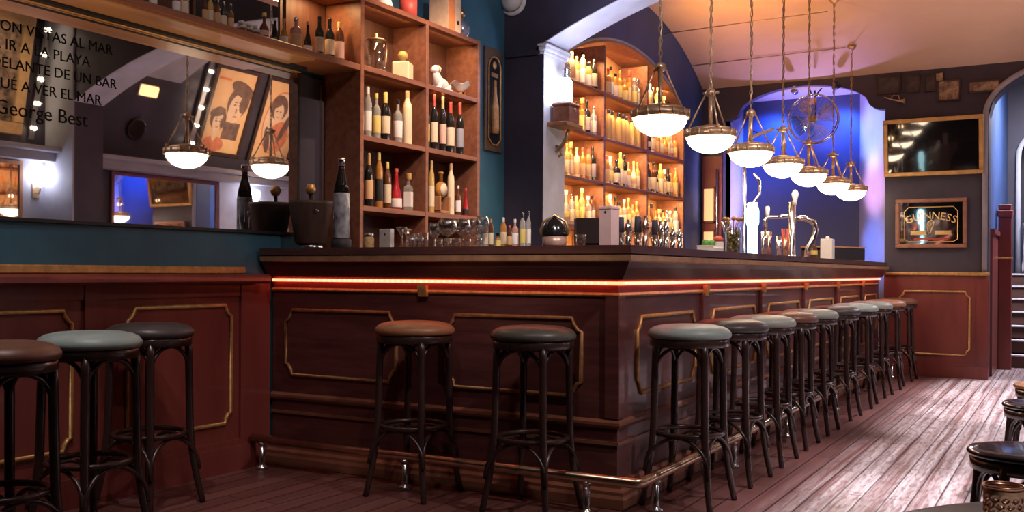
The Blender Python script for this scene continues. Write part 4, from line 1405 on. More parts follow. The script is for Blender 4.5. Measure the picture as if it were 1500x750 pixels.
# tall jar of dried flowers
x, y, s = long_(1074, -1.86)
o = thing('dried_flower_jar', 'tall glass jar of olive dried flowers near the glowing lamp', 'jar', (x, y, ZT))
MB().shell([(.045, .004), (.048, .02), (.048, .15), (.042, .16), (.042, .17)], 20).build('glass_jar', GLASS, o)
mb = MB()
for q in range(40):
    a = q * 2.4
    rr = .036 * math.sqrt((q % 10 + 1) / 10)
    mb.lathe([(0, -.014), (.012, -.006), (.013, .004), (0, .013)], 7, rr * math.cos(a), rr * math.sin(a), .018 + .125 * q / 40)
mb.build('dried_petals', mat('olive_petals', (0.16, 0.14, 0.045), .7, col2=(0.34, 0.28, 0.10), scale=40), o)
mb = MB()
for q in range(5):
    a = q * 1.26
    mb.tube([(.01 * math.cos(a), .01 * math.sin(a), .14), (.03 * math.cos(a), .03 * math.sin(a), .20), (.055 * math.cos(a), .055 * math.sin(a), .22)], .003, 5)
    mb.lathe([(0, -.016), (.016, -.006), (.018, .004), (0, .014)], 8, .055 * math.cos(a), .055 * math.sin(a), .225)
mb.build('flower_heads', mat('rust_petals', (0.42, 0.22, 0.10), .7, var=.3, scale=30), o)
x, y, s = long_(1063, -1.98)
stemmed(x, y, .22, .035, 'tall clear glass behind the jar of dried flowers', None, 'martini')
# chrome column with scroll
x, y, s = long_(1090, -2.05)
o = thing('chrome_column', 'slim chrome column with a scroll arm on the bar', 'column', (x, y, ZT))
zt = height(240, 1090, s) - ZT
MB().lathe([(.03, 0), (.03, .012), (.014, .02), (.012, .03), (.012, zt), (0, zt + .005)], 14).build('pole', CHROME, o)
MB().tube([(0, 0, zt * .55), (.05, .05, zt * .58), (.085, .085, zt * .68), (.085, .085, zt * .82), (.05, .05, zt * .9)], .010, 8).build('scroll_arm', CHROME, o)
# glowing cyan lamp
x, y, s = long_(1102, -1.86)
h = height(297, 1102, s) - ZT
o = thing('glowing_bottle_lamp', 'glowing cyan white column lamp standing on the bar', 'lamp', (x, y, ZT))
MB().lathe([(0, .012), (.032, .012), (.034, .02), (.034, h * .55), (.042, h * .62), (.042, h * .85), (.032, h - .012), (.032, h), (0, h)], 18).build('light_tube', CYAN_LIT, o)
MB().lathe([(0, 0), (.04, 0), (.042, .006), (.036, .012), (0, .012)], 18).build('base', CHROME, o)
# tins and glasses around the tap
tins = [(1118, 339, 7), (1126, 339, 8), (1141, 346, 8), (1150, 346, 7)]
for i, (px, yt, w) in enumerate(tins):
    x, y, s = long_(px, -1.84 if i % 2 else -1.90)
    h = height(yt, px, s) - ZT
    r = w / 2 / s
    o = thing('straw_cup', 'metal cup on the bar between glowing lamp and beer tap, %s of four' % ORD[i], 'cup', (x, y, ZT), 0, 'metal cups by the beer tap')
    MB().lathe([(0, 0), (r * .8, 0), (r, h), (r * .93, h), (r * .75, .01), (0, .01)], 16).build('cup_body', COPPER if i % 2 else CHROME, o)
    if i == 3:
        mb = MB()
        for q in range(6):
            a = q * 1.05
            mb.tube([(.006 * math.cos(a), .006 * math.sin(a), .015), (.026 * math.cos(a), .026 * math.sin(a), h + .055)], .0035, 5)
        mb.build('straws', mat('red_straw', (.7, .1, .04), .4, var=.1, scale=10), o)
# beer tap
x, y, s = long_(1160, -1.97)
o = thing('beer_tap', 'chrome beer tap tower with a white lever and thick bent pipe', 'beer tap', (x, y, ZT))
zt = height(292, 1160, s) - ZT
MB().lathe([(.055, 0), (.055, .014), (.03, .026), (.028, .04), (.026, zt * .95), (0, zt * .97)], 18).build('tower', CHROME, o)
MB().lathe([(.012, zt * .9), (.016, zt * .97), (.022, zt * 1.02), (.03, zt * 1.08), (.018, zt * 1.14), (0, zt * 1.16)], 14, .03, -.03, 0).build('lever_knob', WHITE, o)
ux, uy = CY, SY      # the arm runs across the counter as seen by a guest
U = lambda a, z: (a * ux, a * uy, z)
MB().tube([U(0, zt * .72), U(-.12, zt * .70), U(-.20, zt * .70), U(-.215, zt * .66), U(-.215, zt * .45)], .016, 10).build('spout', CHROME, o)
MB().lathe([(.011, zt * .70), (.015, zt * .74), (.02, zt * .84), (.014, zt * .88), (0, zt * .885)], 12, *U(-.20, 0)[:2], 0).build('spout_handle', WHITE, o)
MB().tube([U(.02, zt * .68), U(.10, zt * .68), U(.17, zt * .62), U(.195, zt * .48), U(.17, zt * .32), U(.13, zt * .18), U(.12, .012)], .024, 12).build('bent_pipe', CHROME, o)
x, y, s = long_(1191, -1.86)
bottle('round', x, y, ZT, .20, .034, 'brown', 'yellow', 'yellow', 'round dark bottle with yellow cap right of the beer tap', None)
x, y, s = long_(1212, -1.88)
o = thing('napkin_box', 'white napkin box on the bar right of the beer tap', 'napkin box', (x, y, ZT), .1)
MB().box(-.05, .05, -.10, .10, 0, .19, .004).build('box_body', WHITE, o)
MB().lathe([(.012, .19), (.02, .20), (.012, .215), (0, .218)], 12).build('knob', WHITE, o)
x, y, s = long_(1246, -1.95)
o = thing('serving_tray', 'dark wooden tray box near the far end of the bar', 'tray', (-1.95, 9.55, ZT), -.5)
MB().box(-.12, .12, -.30, .30, 0, .012, .003).build('tray_base', WOOD_SHELF, o)
MB().box(-.12, -.108, -.30, .30, .012, .12, .003).box(.108, .12, -.30, .30, .012, .12, .003).box(-.108, .108, -.30, -.288, .012, .10, .003).box(-.108, .108, .288, .30, .012, .10, .003).build('tray_sides', BLACK_MATT, o)
MB().box(-.125, .125, -.305, .305, .121, .135, .003).build('lid', WOOD_NICHE, o)

# ================================================================== ALCOVE FITTINGS
o = thing('wall_fan', 'round caged fan hung in the blue alcove arch', 'fan', (-2.365, 10.55, 2.655))
FG = thin_glass('fan_blade_plastic', (0.50, 0.78, 0.66), .34)
RF = .255
MB().tube([(RF * math.cos(a), -.03, RF * math.sin(a)) for a in [2 * PI * k / 40 for k in range(40)]], .009, 8, closed=True).tube([(RF * math.cos(a), .05, RF * math.sin(a)) for a in [2 * PI * k / 40 for k in range(40)]], .006, 8, closed=True).build('cage_ring', CHROME, o)
mb = MB()
for k in range(28):
    a = 2 * PI * k / 28
    mb.tube([(.03 * math.cos(a), -.055, .03 * math.sin(a)), (.16 * math.cos(a), -.055, .16 * math.sin(a)), (RF * math.cos(a), -.03, RF * math.sin(a))], .0013, 4)
mb.build('cage_wires', CHROME, o)
for k in range(4):
    vs, fs = [], []
    for i in range(8):
        r = .035 + .19 * i / 7
        for j in range(5):
            a = k * PI / 2 + .35 + (j / 4 - .5) * (1.0 + .25 * math.sin(PI * i / 7))
            vs.append((r * math.cos(a), (j / 4 - .5) * .05, r * math.sin(a)))
    for i in range(7):
        for j in range(4):
            fs.append((i * 5 + j, i * 5 + j + 1, (i + 1) * 5 + j + 1, (i + 1) * 5 + j))
    MB().add(vs, fs, True).build('blade', FG, o)
MB().lathe([(0, -.06), (.03, -.055), (.04, -.03), (.04, .06), (.03, .10), (0, .11)], 18, axis='Y').build('hub', BRASS, o)
MB().tube([(0, .06, .0), (0, .12, .1), (-.03, .20, .33)], .010, 8).tube([(-.02, .03, .25), (-.06, .10, .33)], .008, 6).tube([(.02, .03, .25), (.06, .10, .33)], .008, 6).build('mount', BLACK_MATT, o)
for i, (x, y, z, m, lab) in enumerate(((-2.60, 10.70, 2.99, CHROME, 'small chrome spotlight under the alcove arch, left of the fan'), (-2.16, 10.70, 3.0, BLACK_MATT, 'small black spotlight under the alcove arch, right of the fan'))):
    o = thing('ceiling_spotlight', lab, 'spotlight', (x, y, z), .6 * i, 'spotlights under the alcove arch')
    MB().lathe([(.02, .055), (.02, .045), (.006, .04), (.006, .0)][::-1], 12).build('stem', m, o)
    MB().lathe([(.018, -.05), (.028, -.045), (.032, .05), (.026, .052), (0, .04)], 14, axis='Y').build('head', m, o)
o = thing('strip_spotlight', 'white strip light on an arm at the left of the alcove', 'strip light', (-2.92, 10.62, 2.55), .4)
MB().box(-.13, .13, -.02, .02, -.018, .018, .004).build('housing', WHITE, o)
o.rotation_euler = (0, -.35, .35)
MB().tube([(-.02, .02, 0), (-.05, .10, .05), (-.08, .165, .08)], .008, 6).build('arm', STEEL, o)
# ================================================================== END WALL: TELEVISION, MIRROR SIGN, CURIOS
tv = thing('television', 'black television in a gold frame on the end wall', 'television', (-1.225, YE - .003, 2.325))
tv.rotation_euler = (math.radians(8.5), 0, 0)
tv.location = (-1.225, YE - .046, 2.325)
W2, H2 = .465, .29
MB().box(-W2 + .03, W2 - .03, -.035, -.002, -H2 + .03, H2 - .03).build('screen', SCREEN, tv)
mb = MB()
for a, b, c, d in ((-W2, W2, H2 - .042, H2), (-W2, W2, -H2, -H2 + .042), (-W2, -W2 + .042, -H2 + .042, H2 - .042), (W2 - .042, W2, -H2 + .042, H2 - .042)):
    mb.box(a, b, -.06, -.002, c, d, .006)
mb.build('gold_frame', mat('frame_gold', (0.62, 0.36, 0.12), .35, .3, var=.2, scale=14), tv)

gs = thing('mirror_sign', 'framed pub mirror with arched gold GUINNESS lettering on end wall', 'mirror sign', (-1.243, YE - .003, 1.55))
gs.rotation_euler = (math.radians(3.0), 0, 0)
gs.location = (-1.243, YE - .016, 1.55)
GW, GH = .335, .25
mb = MB()
for a, b, c, d in ((-GW, GW, GH - .04, GH), (-GW, GW, -GH, -GH + .04), (-GW, -GW + .04, -GH + .04, GH - .04), (GW - .04, GW, -GH + .04, GH - .04)):
    mb.box(a, b, -.045, -.002, c, d, .008)
mb.build('frame', mat('sign_copper_wood', (0.30, 0.14, 0.09), .4, .2, var=.2, scale=12), gs)
MB().box(-GW + .03, GW - .03, -.022, -.004, -GH + .03, GH - .03).build('mirror_glass', mat('dark_mirror', (0.42, 0.42, 0.46), .04, 1.0, var=.05, scale=4), gs)
GOLDM = mat('gold_leaf', (0.80, 0.52, 0.20), .3, .6, var=.15, scale=25, emit=None)
mb = MB()
word = 'GUINNESS'
Ra = .55
glyphs = [(text_faces(ch, .105)) for ch in word]
ws = [max(v.x for v in V) - min(v.x for v in V) for V, P in glyphs]
gap = .010
tot = sum(ws) + gap * 7
cur = -tot / 2
for (V, P), w in zip(glyphs, ws):
    mid = cur + w / 2
    th = mid / Ra
    x0 = min(v.x for v in V)
    vs = []
    for v in V:
        lx, lz = (v.x - x0 - w / 2), v.y
        vs.append(((Ra + lz) * math.sin(th) + lx * math.cos(th), -.0235, (Ra + lz) * math.cos(th) - lx * math.sin(th) - Ra + .045))
    mb.add(vs, P)
    cur += w + gap
mb.build('lettering', GOLDM, gs)
mb = MB()
mb.tube([(-.25, -.024, -.16), (-.25, -.024, .12), (-.21, -.024, .165), (.21, -.024, .165), (.25, -.024, .12), (.25, -.024, -.16), (.21, -.024, -.185), (-.21, -.024, -.185)], .005, 6, closed=True)
mb.build('gilt_line', GOLDM, gs)
MB().box(-.19, -.04, -.025, -.0225, -.115, -.075).box(.04, .19, -.025, -.0225, -.115, -.075).build('gilt_scrolls', GOLDM, gs)
mb = MB()
mb.tube([(-.022, -.025, -.10), (-.035, -.025, -.03), (-.022, -.025, .018), (.005, -.025, .03), (.03, -.025, .02), (.022, -.025, -.03), (-.005, -.025, -.095), (-.022, -.025, -.10)], .006, 6)
for q in range(4):
    mb.tube([(-.018 + q * .011, -.025, .015), (-.016 + q * .007, -.025, -.08 + q * .016)], .0018, 4)
mb.build('harp_emblem', GOLDM, gs)
MB().box(-.16, .16, -.025, -.0225, -.165, -.145).build('motto_band', mat('red_band', (.35, .06, .04), .4, var=.2, scale=20), gs)

# curios on the dark wall above the television
FR = mat('curio_frame', (0.06, 0.035, 0.03), .4, .2, var=.3, scale=20)
PH = mat('old_photograph', (0.03, 0.02, 0.016), .5, col2=(0.50, 0.34, 0.22), scale=14)
PH2 = mat('dark_photograph', (0.02, 0.017, 0.02), .5, col2=(0.09, 0.07, 0.065), scale=18)
cur_ = [(1300, 124, 34, 26, PH2, 'small dim framed picture right of the alcove arch, lower of two'), (1335, 122, 20, 26, PH2, 'narrow dim framed picture second from the alcove above the television'), (1361, 122, 18, 24, PH2, 'dim little frame just left of the sepia photograph above the television'),
        (1388, 132, 32, 32, PH, 'square sepia framed photograph above the television'), (1375, 113, 11, 13, PH, 'tiny pale card tucked above the sepia photograph'), (1440, 126, 44, 18, PH, 'wide framed sepia picture beside the stair arch')]
for i, (px, py, w, h, m, lab) in enumerate(cur_):
    x, s = across(px, YE - .03)
    z = height(py, px, s)
    o = thing('picture_frame', lab, 'picture', (x, YE - .002, z), 0, 'small pictures above the television')
    a, b = w / s / 2, h / s / 2
    o.rotation_euler = (0, random.uniform(-.06, .06), 0)
    mb = MB()
    f = .016 if i != 4 else .006
    for q in ((-a, a, b - f, b), (-a, a, -b, -b + f), (-a, -a + f, -b + f, b - f), (a - f, a, -b + f, b - f)):
        mb.box(q[0], q[1], -.03 if i != 4 else -.05, -.002 if i != 4 else -.033, q[2], q[3], .003)
    mb.build('frame', FR, o)
    MB().box(-a + f * .8, a - f * .8, -.018 if i != 4 else -.045, -.006 if i != 4 else -.034, -b + f * .8, b - f * .8).build('picture_sheet', m, o)
x, s = across(1312, YE - .04)
o = thing('brass_horn', 'little brass horn with coloured beads hung by the alcove arch', 'horn', (x, YE - .05, height(148, 1312, s)), 0)
MB().tube([(-.12, 0, .05), (-.05, 0, .02), (.02, 0, .0), (.06, 0, -.005), (.085, 0, -.008)], [.006, .008, .010, .018, .034], 12).build('horn_body', BRASS, o)
MB().tube([(-.06, 0, .025), (-.03, 0, .06), (.02, 0, .055), (.03, 0, .005)], .005, 6).build('wall_mount', BRASS, o)  # bent loop above the horn body, clear of the wall

# ================================================================== RIGHT FOREGROUND
TBL = mat('grey_marble', (0.42, 0.42, 0.44), .25, var=.2, scale=3)


def low_stool(x, y, label, seat, h=.45):
    t = thing('low_stool', label, 'stool', (x, y, .001), .4, 'low bentwood stools in the aisle')
    MB().lathe([(0, h), (.15, h - .001), (.182, h - .006), (.19, h - .016), (.186, h - .026), (.15, h - .03), (0, h - .03)][::-1], 40).build('seat', seat, t)
    MB().lathe([(.15, h - .075), (.178, h - .072), (.18, h - .036), (.15, h - .032)], 40).build('apron', STOOL_WOOD, t)
    for sx, sy in ((1, 1), (1, -1), (-1, -1), (-1, 1)):
        pts = [(sx * (.118 + .035 * (i / 8) ** 1.5), sy * (.118 + .035 * (i / 8) ** 1.5), h - .04 - (h - .042) * i / 8) for i in range(9)]
        MB().tube(pts, .0155, 10).build('leg', STOOL_WOOD, t)
    for q in range(4):
        pts = []
        for i in range(13):
            u = i / 12
            p = Vector((.122, -math.cos(PI * u) * .122, h - .26 + .18 * math.sin(PI * u) ** .7))
            p.rotate(Matrix.Rotation(q * PI / 2, 3, 'Z'))
            pts.append(p)
        MB().tube(pts, .009, 7).build('brace', STOOL_WOOD, t)
    MB().tube([(.135 * math.cos(a), .135 * math.sin(a), .15) for a in [2 * PI * k / 28 for k in range(28)]], .0095, 8, closed=True).build('foot_ring', STOOL_WOOD, t)


def ray_ground(px, d):
    r = (px - 750) / F * d
    return CY * r - SY * d, SY * r + CY * d


xx, yy_ = ray_ground(1508, 3.30)
low_stool(xx, yy_, 'low black lacquered stool behind the copper candle holder', BLACK)
xx, yy_ = ray_ground(1536, 4.50)
low_stool(xx, yy_, 'low black stool half out of the frame, farther up the aisle', BLACK)
xx, yy_ = ray_ground(1545, 5.1)
low_stool(xx, yy_, 'low tan seated stool, farthest of those cut off by the frame', CUSH['tan brown'], .47)
tx, ty = ray_ground(750 + F * 1.0 / 1.27, 1.27)
tb = thing('round_table', 'grey round table top at the bottom corner of the picture', 'table', (tx, ty, .001))
MB().lathe([(0, .595), (.52, .595), (.545, .60), (.55, .61), (.545, .617), (.53, .619), (0, .619)], 64).build('table_top', TBL, tb)
MB().lathe([(.22, 0), (.22, .012), (.06, .03), (.035, .05), (.035, .57), (.09, .594)], 24).build('pedestal', BLACK_MATT, tb)
hx, hy = ray_ground(1472, 1.55)
ch = thing('candle_holder', 'perforated copper candle holder on the grey round table', 'candle holder', (hx, hy, .6205))
vs, fs = [], []
SEG, RW = 48, 16
for i in range(RW + 1):
    for k in range(SEG):
        a = 2 * PI * k / SEG
        vs.append((.0295 * math.cos(a), .0295 * math.sin(a), .002 + .076 * i / RW))
for i in range(RW):
    for k in range(SEG):
        if 1 < i < RW - 2 and (i % 2 == 0) and ((k + (2 if (i // 2) % 2 else 0)) % 4 in (0, 1)):
            continue
        fs.append((i * SEG + k, i * SEG + (k + 1) % SEG, (i + 1) * SEG + (k + 1) % SEG, (i + 1) * SEG + k))
o = MB().add(vs, fs, True).build('pierced_wall', COPPER, ch)
md = o.modifiers.new('thick', 'SOLIDIFY')
md.thickness = .0016
MB().tube([(.0297 * math.cos(a), .0297 * math.sin(a), .079) for a in [2 * PI * k / 40 for k in range(40)]], .0022, 6, closed=True).build('rim', COPPER, ch)
MB().lathe([(0, 0), (.030, 0), (.030, .003), (0, .003)], 32).build('base', COPPER, ch)
o = MB().lathe([(0, .0), (.019, 0), (.019, .014), (.017, .014), (0, .012)], 20).build('tealight', WHITE, None, (hx, hy, .6245))
tag(o, 'white tealight inside the copper candle holder', 'candle')

# ================================================================== RIGHT WALL (mirrored in the long mirror)
slope = math.atan2(1.75 - 1.22, 3.66 - 2.28)      # leaning of the upper wall


def leaning(name, label, cat, y, z, group=None):
    """An Empty on the sloping wall whose local X runs along +Y... local Z runs up the slope, local Y points into the wall."""
    f = (z - 2.28) / (3.66 - 2.28)
    x = 1.75 + (1.22 - 1.75) * f
    o = thing(name, label, cat, (x - .004, y, z), 0, group)
    o.rotation_euler = Matrix(((0, math.cos(slope), -math.sin(slope)), (-1, 0, 0), (0, math.sin(slope), math.cos(slope)))).to_euler()
    return o


PAPR = mat('poster_paper', (0.72, 0.42, 0.20), .55, col2=(0.80, 0.52, 0.28), scale=4)
POSTI = mat('poster_ink', (0.10, 0.055, 0.045), .55, col2=(0.22, 0.13, 0.10), scale=12)
POSTS = mat('poster_skin_tone', (0.74, 0.52, 0.36), .55, var=.1, scale=14)
POSTR = mat('poster_red', (0.62, 0.20, 0.10), .55, var=.2, scale=14)
PFR = mat('poster_frame', (0.05, 0.028, 0.022), .35, var=.3, scale=12)


def disc(mb, cx, cz, a, b, y, n=24, rot=0):
    c, s_ = math.cos(rot), math.sin(rot)
    pts = [(cx + a * math.cos(2 * PI * k / n) * c - b * math.sin(2 * PI * k / n) * s_, y, cz + a * math.cos(2 * PI * k / n) * s_ + b * math.sin(2 * PI * k / n) * c) for k in range(n)]
    return mb.add(pts, [tuple(range(n))])


def poster(y, z, w, h, label, kind):
    o = leaning('framed_poster', label, 'poster', y, z, 'framed posters on the sloping wall')
    mb = MB()
    for q in ((-w, w, h - .05, h), (-w, w, -h, -h + .05), (-w, -w + .05, -h + .05, h - .05), (w - .05, w, -h + .05, h - .05)):
        mb.box(q[0], q[1], -.04, -.002, q[2], q[3], .006)
    mb.build('frame', PFR, o)
    MB().box(-w + .04, w - .04, -.016, -.004, -h + .04, h - .04).build('poster_sheet', PAPR, o)
    a, b, c = MB(), MB(), MB()
    if kind == 0:
        disc(a, -.12, .14, .17, .22, -.0170, rot=.2)
        disc(b, -.11, .06, .12, .19, -.0176, rot=.15)
        disc(a, -.14, .30, .20, .09, -.0180, rot=.3)
        disc(a, -.20, .13, .055, .12, -.0182)
        for ex in (-.155, -.075):
            disc(a, ex, .10, .022, .010, -.0184)
            disc(a, ex, .135, .032, .006, -.0184, rot=.1)
        disc(a, -.115, .03, .010, .035, -.0184)
        disc(c, -.115, -.045, .036, .012, -.0184)
        a.box(-.24, .02, -.0172, -.0166, -.34, -.12)
        disc(a, .13, -.10, .125, .15, -.0190, rot=-.2)
        disc(b, .125, -.14, .082, .12, -.0196)
        disc(a, .16, -.02, .12, .055, -.0200, rot=-.3)
        disc(a, .05, -.13, .035, .08, -.0200, rot=.2)
        for ex in (.095, .155):
            disc(a, ex, -.13, .018, .009, -.0204)
            disc(a, ex, -.105, .022, .004, -.0204, rot=.15)
        disc(c, .125, -.205, .026, .010, -.0204)
        disc(b, .13, -.30, .04, .08, -.0188)
        disc(c, .12, -.42, .17, .10, -.0186)
        c.box(.08, .28, -.0172, -.0166, .38, .41)
    else:
        disc(c, .0, -.02, .27, .42, -.0170)
        disc(b, .0, -.02, .25, .40, -.0174)
        disc(a, .05, .18, .15, .17, -.0180, rot=-.3)
        disc(b, .04, .12, .085, .12, -.0186, rot=-.15)
        disc(a, .10, .24, .12, .06, -.0190, rot=-.5)
        for ex in (.015, .075):
            disc(a, ex, .13, .016, .008, -.0192)
        disc(c, .045, .055, .022, .009, -.0192)
        disc(c, -.04, -.20, .17, .22, -.0184, rot=.5)
        disc(a, -.14, -.05, .05, .25, -.0186, rot=.35)
        disc(a, .13, -.26, .05, .18, -.0186, rot=-.3)
    a.build('dark_drawing', POSTI, o)
    b.build('face_drawing', POSTS, o)
    c.build('red_drawing', POSTR, o)


poster(8.80, 2.98, .36, .56, 'reflected framed poster of two drawn faces, bulbs along its side', 0)
poster(9.68, 2.98, .38, .56, 'reflected framed poster with a red oval, nearer the mirror end', 1)


def bulb_strip(o, L, n):
    MB().box(-.035, .035, -.05, -.004, -L / 2, L / 2, .006).build('backing_strip', STEEL, o)
    for k in range(n):
        z = -L / 2 + L * (k + .5) / n
        b = MB().lathe([(0, -.092), (.013, -.088), (.019, -.078), (.016, -.066), (.010, -.056)], 12, 0, 0, z, axis='Y').build('bulb', BULB, o)
        MB().lathe([(.016, -.056), (.016, -.0505)], 10, 0, 0, z, axis='Y').build('socket', BRASS, b)


o = leaning('bulb_strip', 'reflected strip of round bulbs beside the two faces poster', 'bulb strip', 8.33, 2.98, 'bulb strips on the opposite wall')
bulb_strip(o, 1.10, 5)
o = thing('bulb_strip', 'reflected strip of round bulbs beside the gold framed picture', 'bulb strip', (XR - .10, 6.36, 2.98), PI * -.5, 'bulb strips on the opposite wall')
o.rotation_euler = Matrix(((0, math.cos(.22), -math.sin(.22)), (-1, 0, 0), (0, math.sin(.22), math.cos(.22)))).to_euler()
bulb_strip(o, 1.25, 5)
o = thing('gold_framed_picture', 'reflected tilted picture in a broad gold frame at the mirror edge', 'picture', (XR - .14, 5.86, 2.98), 0)
o.rotation_euler = Matrix(((0, math.cos(.2), -math.sin(.2)), (-1, 0, 0), (0, math.sin(.2), math.cos(.2)))).to_euler()
mb = MB()
for q in ((-.36, .36, .48, .60), (-.36, .36, -.60, -.48), (-.36, -.24, -.48, .48), (.24, .36, -.48, .48)):
    mb.box(q[0], q[1], -.05, -.002, q[2], q[3], .01)
mb.build('frame', mat('broad_gold_frame', (0.75, 0.50, 0.24), .35, .3, var=.15, scale=12), o)
MB().box(-.25, .25, -.02, -.004, -.49, .49).build('picture_sheet', PH, o)

for i, (y, lab) in enumerate(((6.40, 'reflected white wall sconce on the opposite wall near the arch pier'), (9.42, 'reflected white wall sconce on the opposite wall by the wine bucket'))):
    o = thing('wall_sconce', lab, 'wall lamp', (XR - .0205, y, 1.86), 0, 'sconces on the opposite wall')
    MB().box(-.014, -.001, -.04, .04, -.10, .06, .004).tube([(-.012, 0, -.04), (-.06, 0, -.05), (-.085, 0, -.02), (-.085, 0, .03)], .009, 8).build('bracket', BRASS, o)
    MB().lathe([(.03, .03), (.055, .06), (.075, .12), (.08, .18), (.07, .21), (0, .22)], 18, -.085, 0, 0).build('shade', WHITE_LIT, o)
o = thing('opposite_mirror', 'reflected framed mirror on the opposite wall showing the alcove', 'mirror', (XR, 8.10, 1.73))
MB().box(-.024, -.004, -.745, .745, -.36, .36).build('glass', MIRROR, o)
mb = MB()
for q in ((-.785, .785, .36, .40), (-.785, .785, -.40, -.36), (-.785, -.745, -.36, .36), (.745, .785, -.36, .36)):
    mb.box(-.04, -.004, q[0], q[1], q[2], q[3], .004)
mb.build('frame', WOOD_RED, o)
o = thing('opposite_mirror', 'reflected mirror at the picture edge showing lit shelves again', 'mirror', (XR - .02, 5.50, 1.73))
MB().box(-.024, -.004, -.70, .70, -.36, .36).build('glass', MIRROR, o)
mb = MB()
for q in ((-.74, .74, .36, .40), (-.74, .74, -.40, -.36), (-.74, -.70, -.36, .36), (.70, .74, -.36, .36)):
    mb.box(-.04, -.004, q[0], q[1], q[2], q[3], .004)
mb.build('frame', WOOD_NICHE, o)
o = leaning('wall_speaker', 'reflected dark round loudspeaker on the far dark wall', 'speaker', 7.55, 2.62)
MB().lathe([(.10, -.002), (.125, -.01), (.125, -.03), (.105, -.035)], 28, axis='Y').build('ring', BLACK, o)
MB().lathe([(.104, -.034), (.06, -.022), (.03, -.018), (.028, -.03), (0, -.036)], 28, axis='Y').build('cone', BLACK_MATT, o)
o = leaning('emergency_light', 'reflected small amber emergency light on the far dark wall', 'emergency light', 7.58, 3.04)
MB().box(-.12, .12, -.05, -.003, -.06, .06, .015).build('lens', AMBER_LIT, o)
MB().box(-.13, .13, -.02, -.001, -.07, .07, .006).build('back_plate', WHITE, o)

# ================================================================== LIGHTS
for y in PEND:
    if y > YA1:
        point((PX, y, 2.06), 1.2, (1.0, 0.62, 0.32), .03, 'pendant_uplight')
# niche strips under each board
for bi in range(3):
    a, b = BY[bi] + .05, BY[bi + 1] - .05
    for ri in range(5):
        z = NZ[ri] - .03 if ri < 4 else niche_z((a + b) / 2) - .05
        area((-3.70, (a + b) / 2, z), (-3.80, (a + b) / 2, z - .4), .04, b - a - .1, 14.0, (1.0, 0.64, 0.28), name='niche_strip')
# cabinet
for y0, y1 in ((CY0, CYM), (CYM, CY1)):
    for z in (2.565, 2.17):
        area((XI + .05, (y0 + y1) / 2, z), (XI - .08, (y0 + y1) / 2, 2.3 if z > 2.3 else 1.9), .04, .45, 2.2 if z > 2.3 else .8, (1.0, 0.62, 0.30), name='cabinet_strip')
area((-3.64, 4.23, 2.56), (-3.66, 4.23, 2.2), .05, .2, 2.5, (1.0, 0.58, 0.25), name='shelf_strip')
spot((-1.4, 4.3, 3.4), (-3.5, 5.1, 1.75), 240, (1.0, 0.72, 0.54), 44, .6, .03, 'cabinet_spot')
spot((-2.55, 4.7, 3.55), (-3.5, 5.1, 1.9), 170, (1.0, 0.68, 0.48), 60, .6, .03, 'cabinet_spot')
for y in (1.3, 2.5, 3.6):
    spot((-3.25, y, 1.06), (-3.62, y + .1, 2.15), 34, (1.0, 0.62, 0.30), 70, .9, .02, 'shelf_uplight')  # added lamps that gild the shelf underside; no fittings stand here
spot((.5, 4.6, 2.9), (.3, 4.8, 3.7), 30, (1.0, 0.86, 0.78), 130, .8, .03, 'front_ceiling_uplight')  # added to brighten the ceiling reflected in the small upper mirror
# pier lantern and the blue wall behind
point((AXL + .24, 6.62, 2.52), 5.0, (0.62, 0.68, 1.0), .03, 'lantern_light')
spot((-2.7, 6.1, 2.45), (-2.9, 6.8, 3.0), 34, (0.66, 0.70, 1.0), 80, .8, .05, 'arch_uplight')
spot((-2.4, 8.0, 2.4), (-3.65, 9.2, 3.35), 26, (0.34, 0.50, 1.0), 80, .9, .05, 'blue_wall_spot')
# orange wash on the vault
spot((-2.75, 8.7, 2.75), (-2.7, 9.35, 3.6), 110, (1.0, 0.45, 0.09), 110, 1.0, .03, 'vault_uplight')
area((-.6, 8.6, 2.5), (-.6, 8.7, 3.7), 2.5, 2.5, 19, (1.0, 0.60, 0.42), 150, 'vault_wash')
# alcove
spot((-2.9, 11.15, 2.9), (-3.1, 11.58, 2.5), 130, (0.05, 0.18, 1.0), 90, .8, .05, 'alcove_blue')
spot((-2.2, 11.15, 2.9), (-2.3, 11.58, 2.6), 90, (0.05, 0.18, 1.0), 80, .8, .05, 'alcove_blue')
spot((-2.9, 10.95, 2.3), (-1.85, 11.2, 2.55), 150, (0.45, 0.58, 1.0), 52, .9, .05, 'alcove_jamb_blue')
spot((-2.9, 10.95, 1.9), (-1.85, 11.2, 2.0), 110, (1.0, 0.52, 0.9), 44, .9, .05, 'alcove_jamb_pink')
spot((-2.9, 10.95, 1.3), (-1.85, 11.2, 1.3), 90, (0.1, 0.25, 1.0), 50, .9, .05, 'alcove_jamb_low')
spot((-2.3, 11.1, 1.7), (-3.4, 11.1, 1.95), 140, (0.80, 0.60, 1.0), 60, .8, .05, 'alcove_left_violet')
spot((-2.5, 11.2, 2.1), (-2.5, 11.15, 3.06), 110, (0.50, 0.36, 1.0), 110, .8, .05, 'alcove_soffit_violet')
# aisle floor: strip of ceiling lamps
for y in (4.3, 5.5, 7.5, 8.6, 9.6):
    spot((.85, y, 3.2), (-.12, y + .1, 0.0), 800, (0.96, 0.92, 1.0), 42, .5, .04, 'aisle_downlight')
# stairs
area((0.1, 12.2, 3.2), (0.1, 12.8, 0.4), .8, .8, 190, (0.85, 0.85, 1.0), None, 'stair_light')
spot((.6, 11.6, 2.2), (-.72, 11.6, 1.9), 25, (0.45, 0.35, 1.0), 60, .8, .05, 'stair_violet')
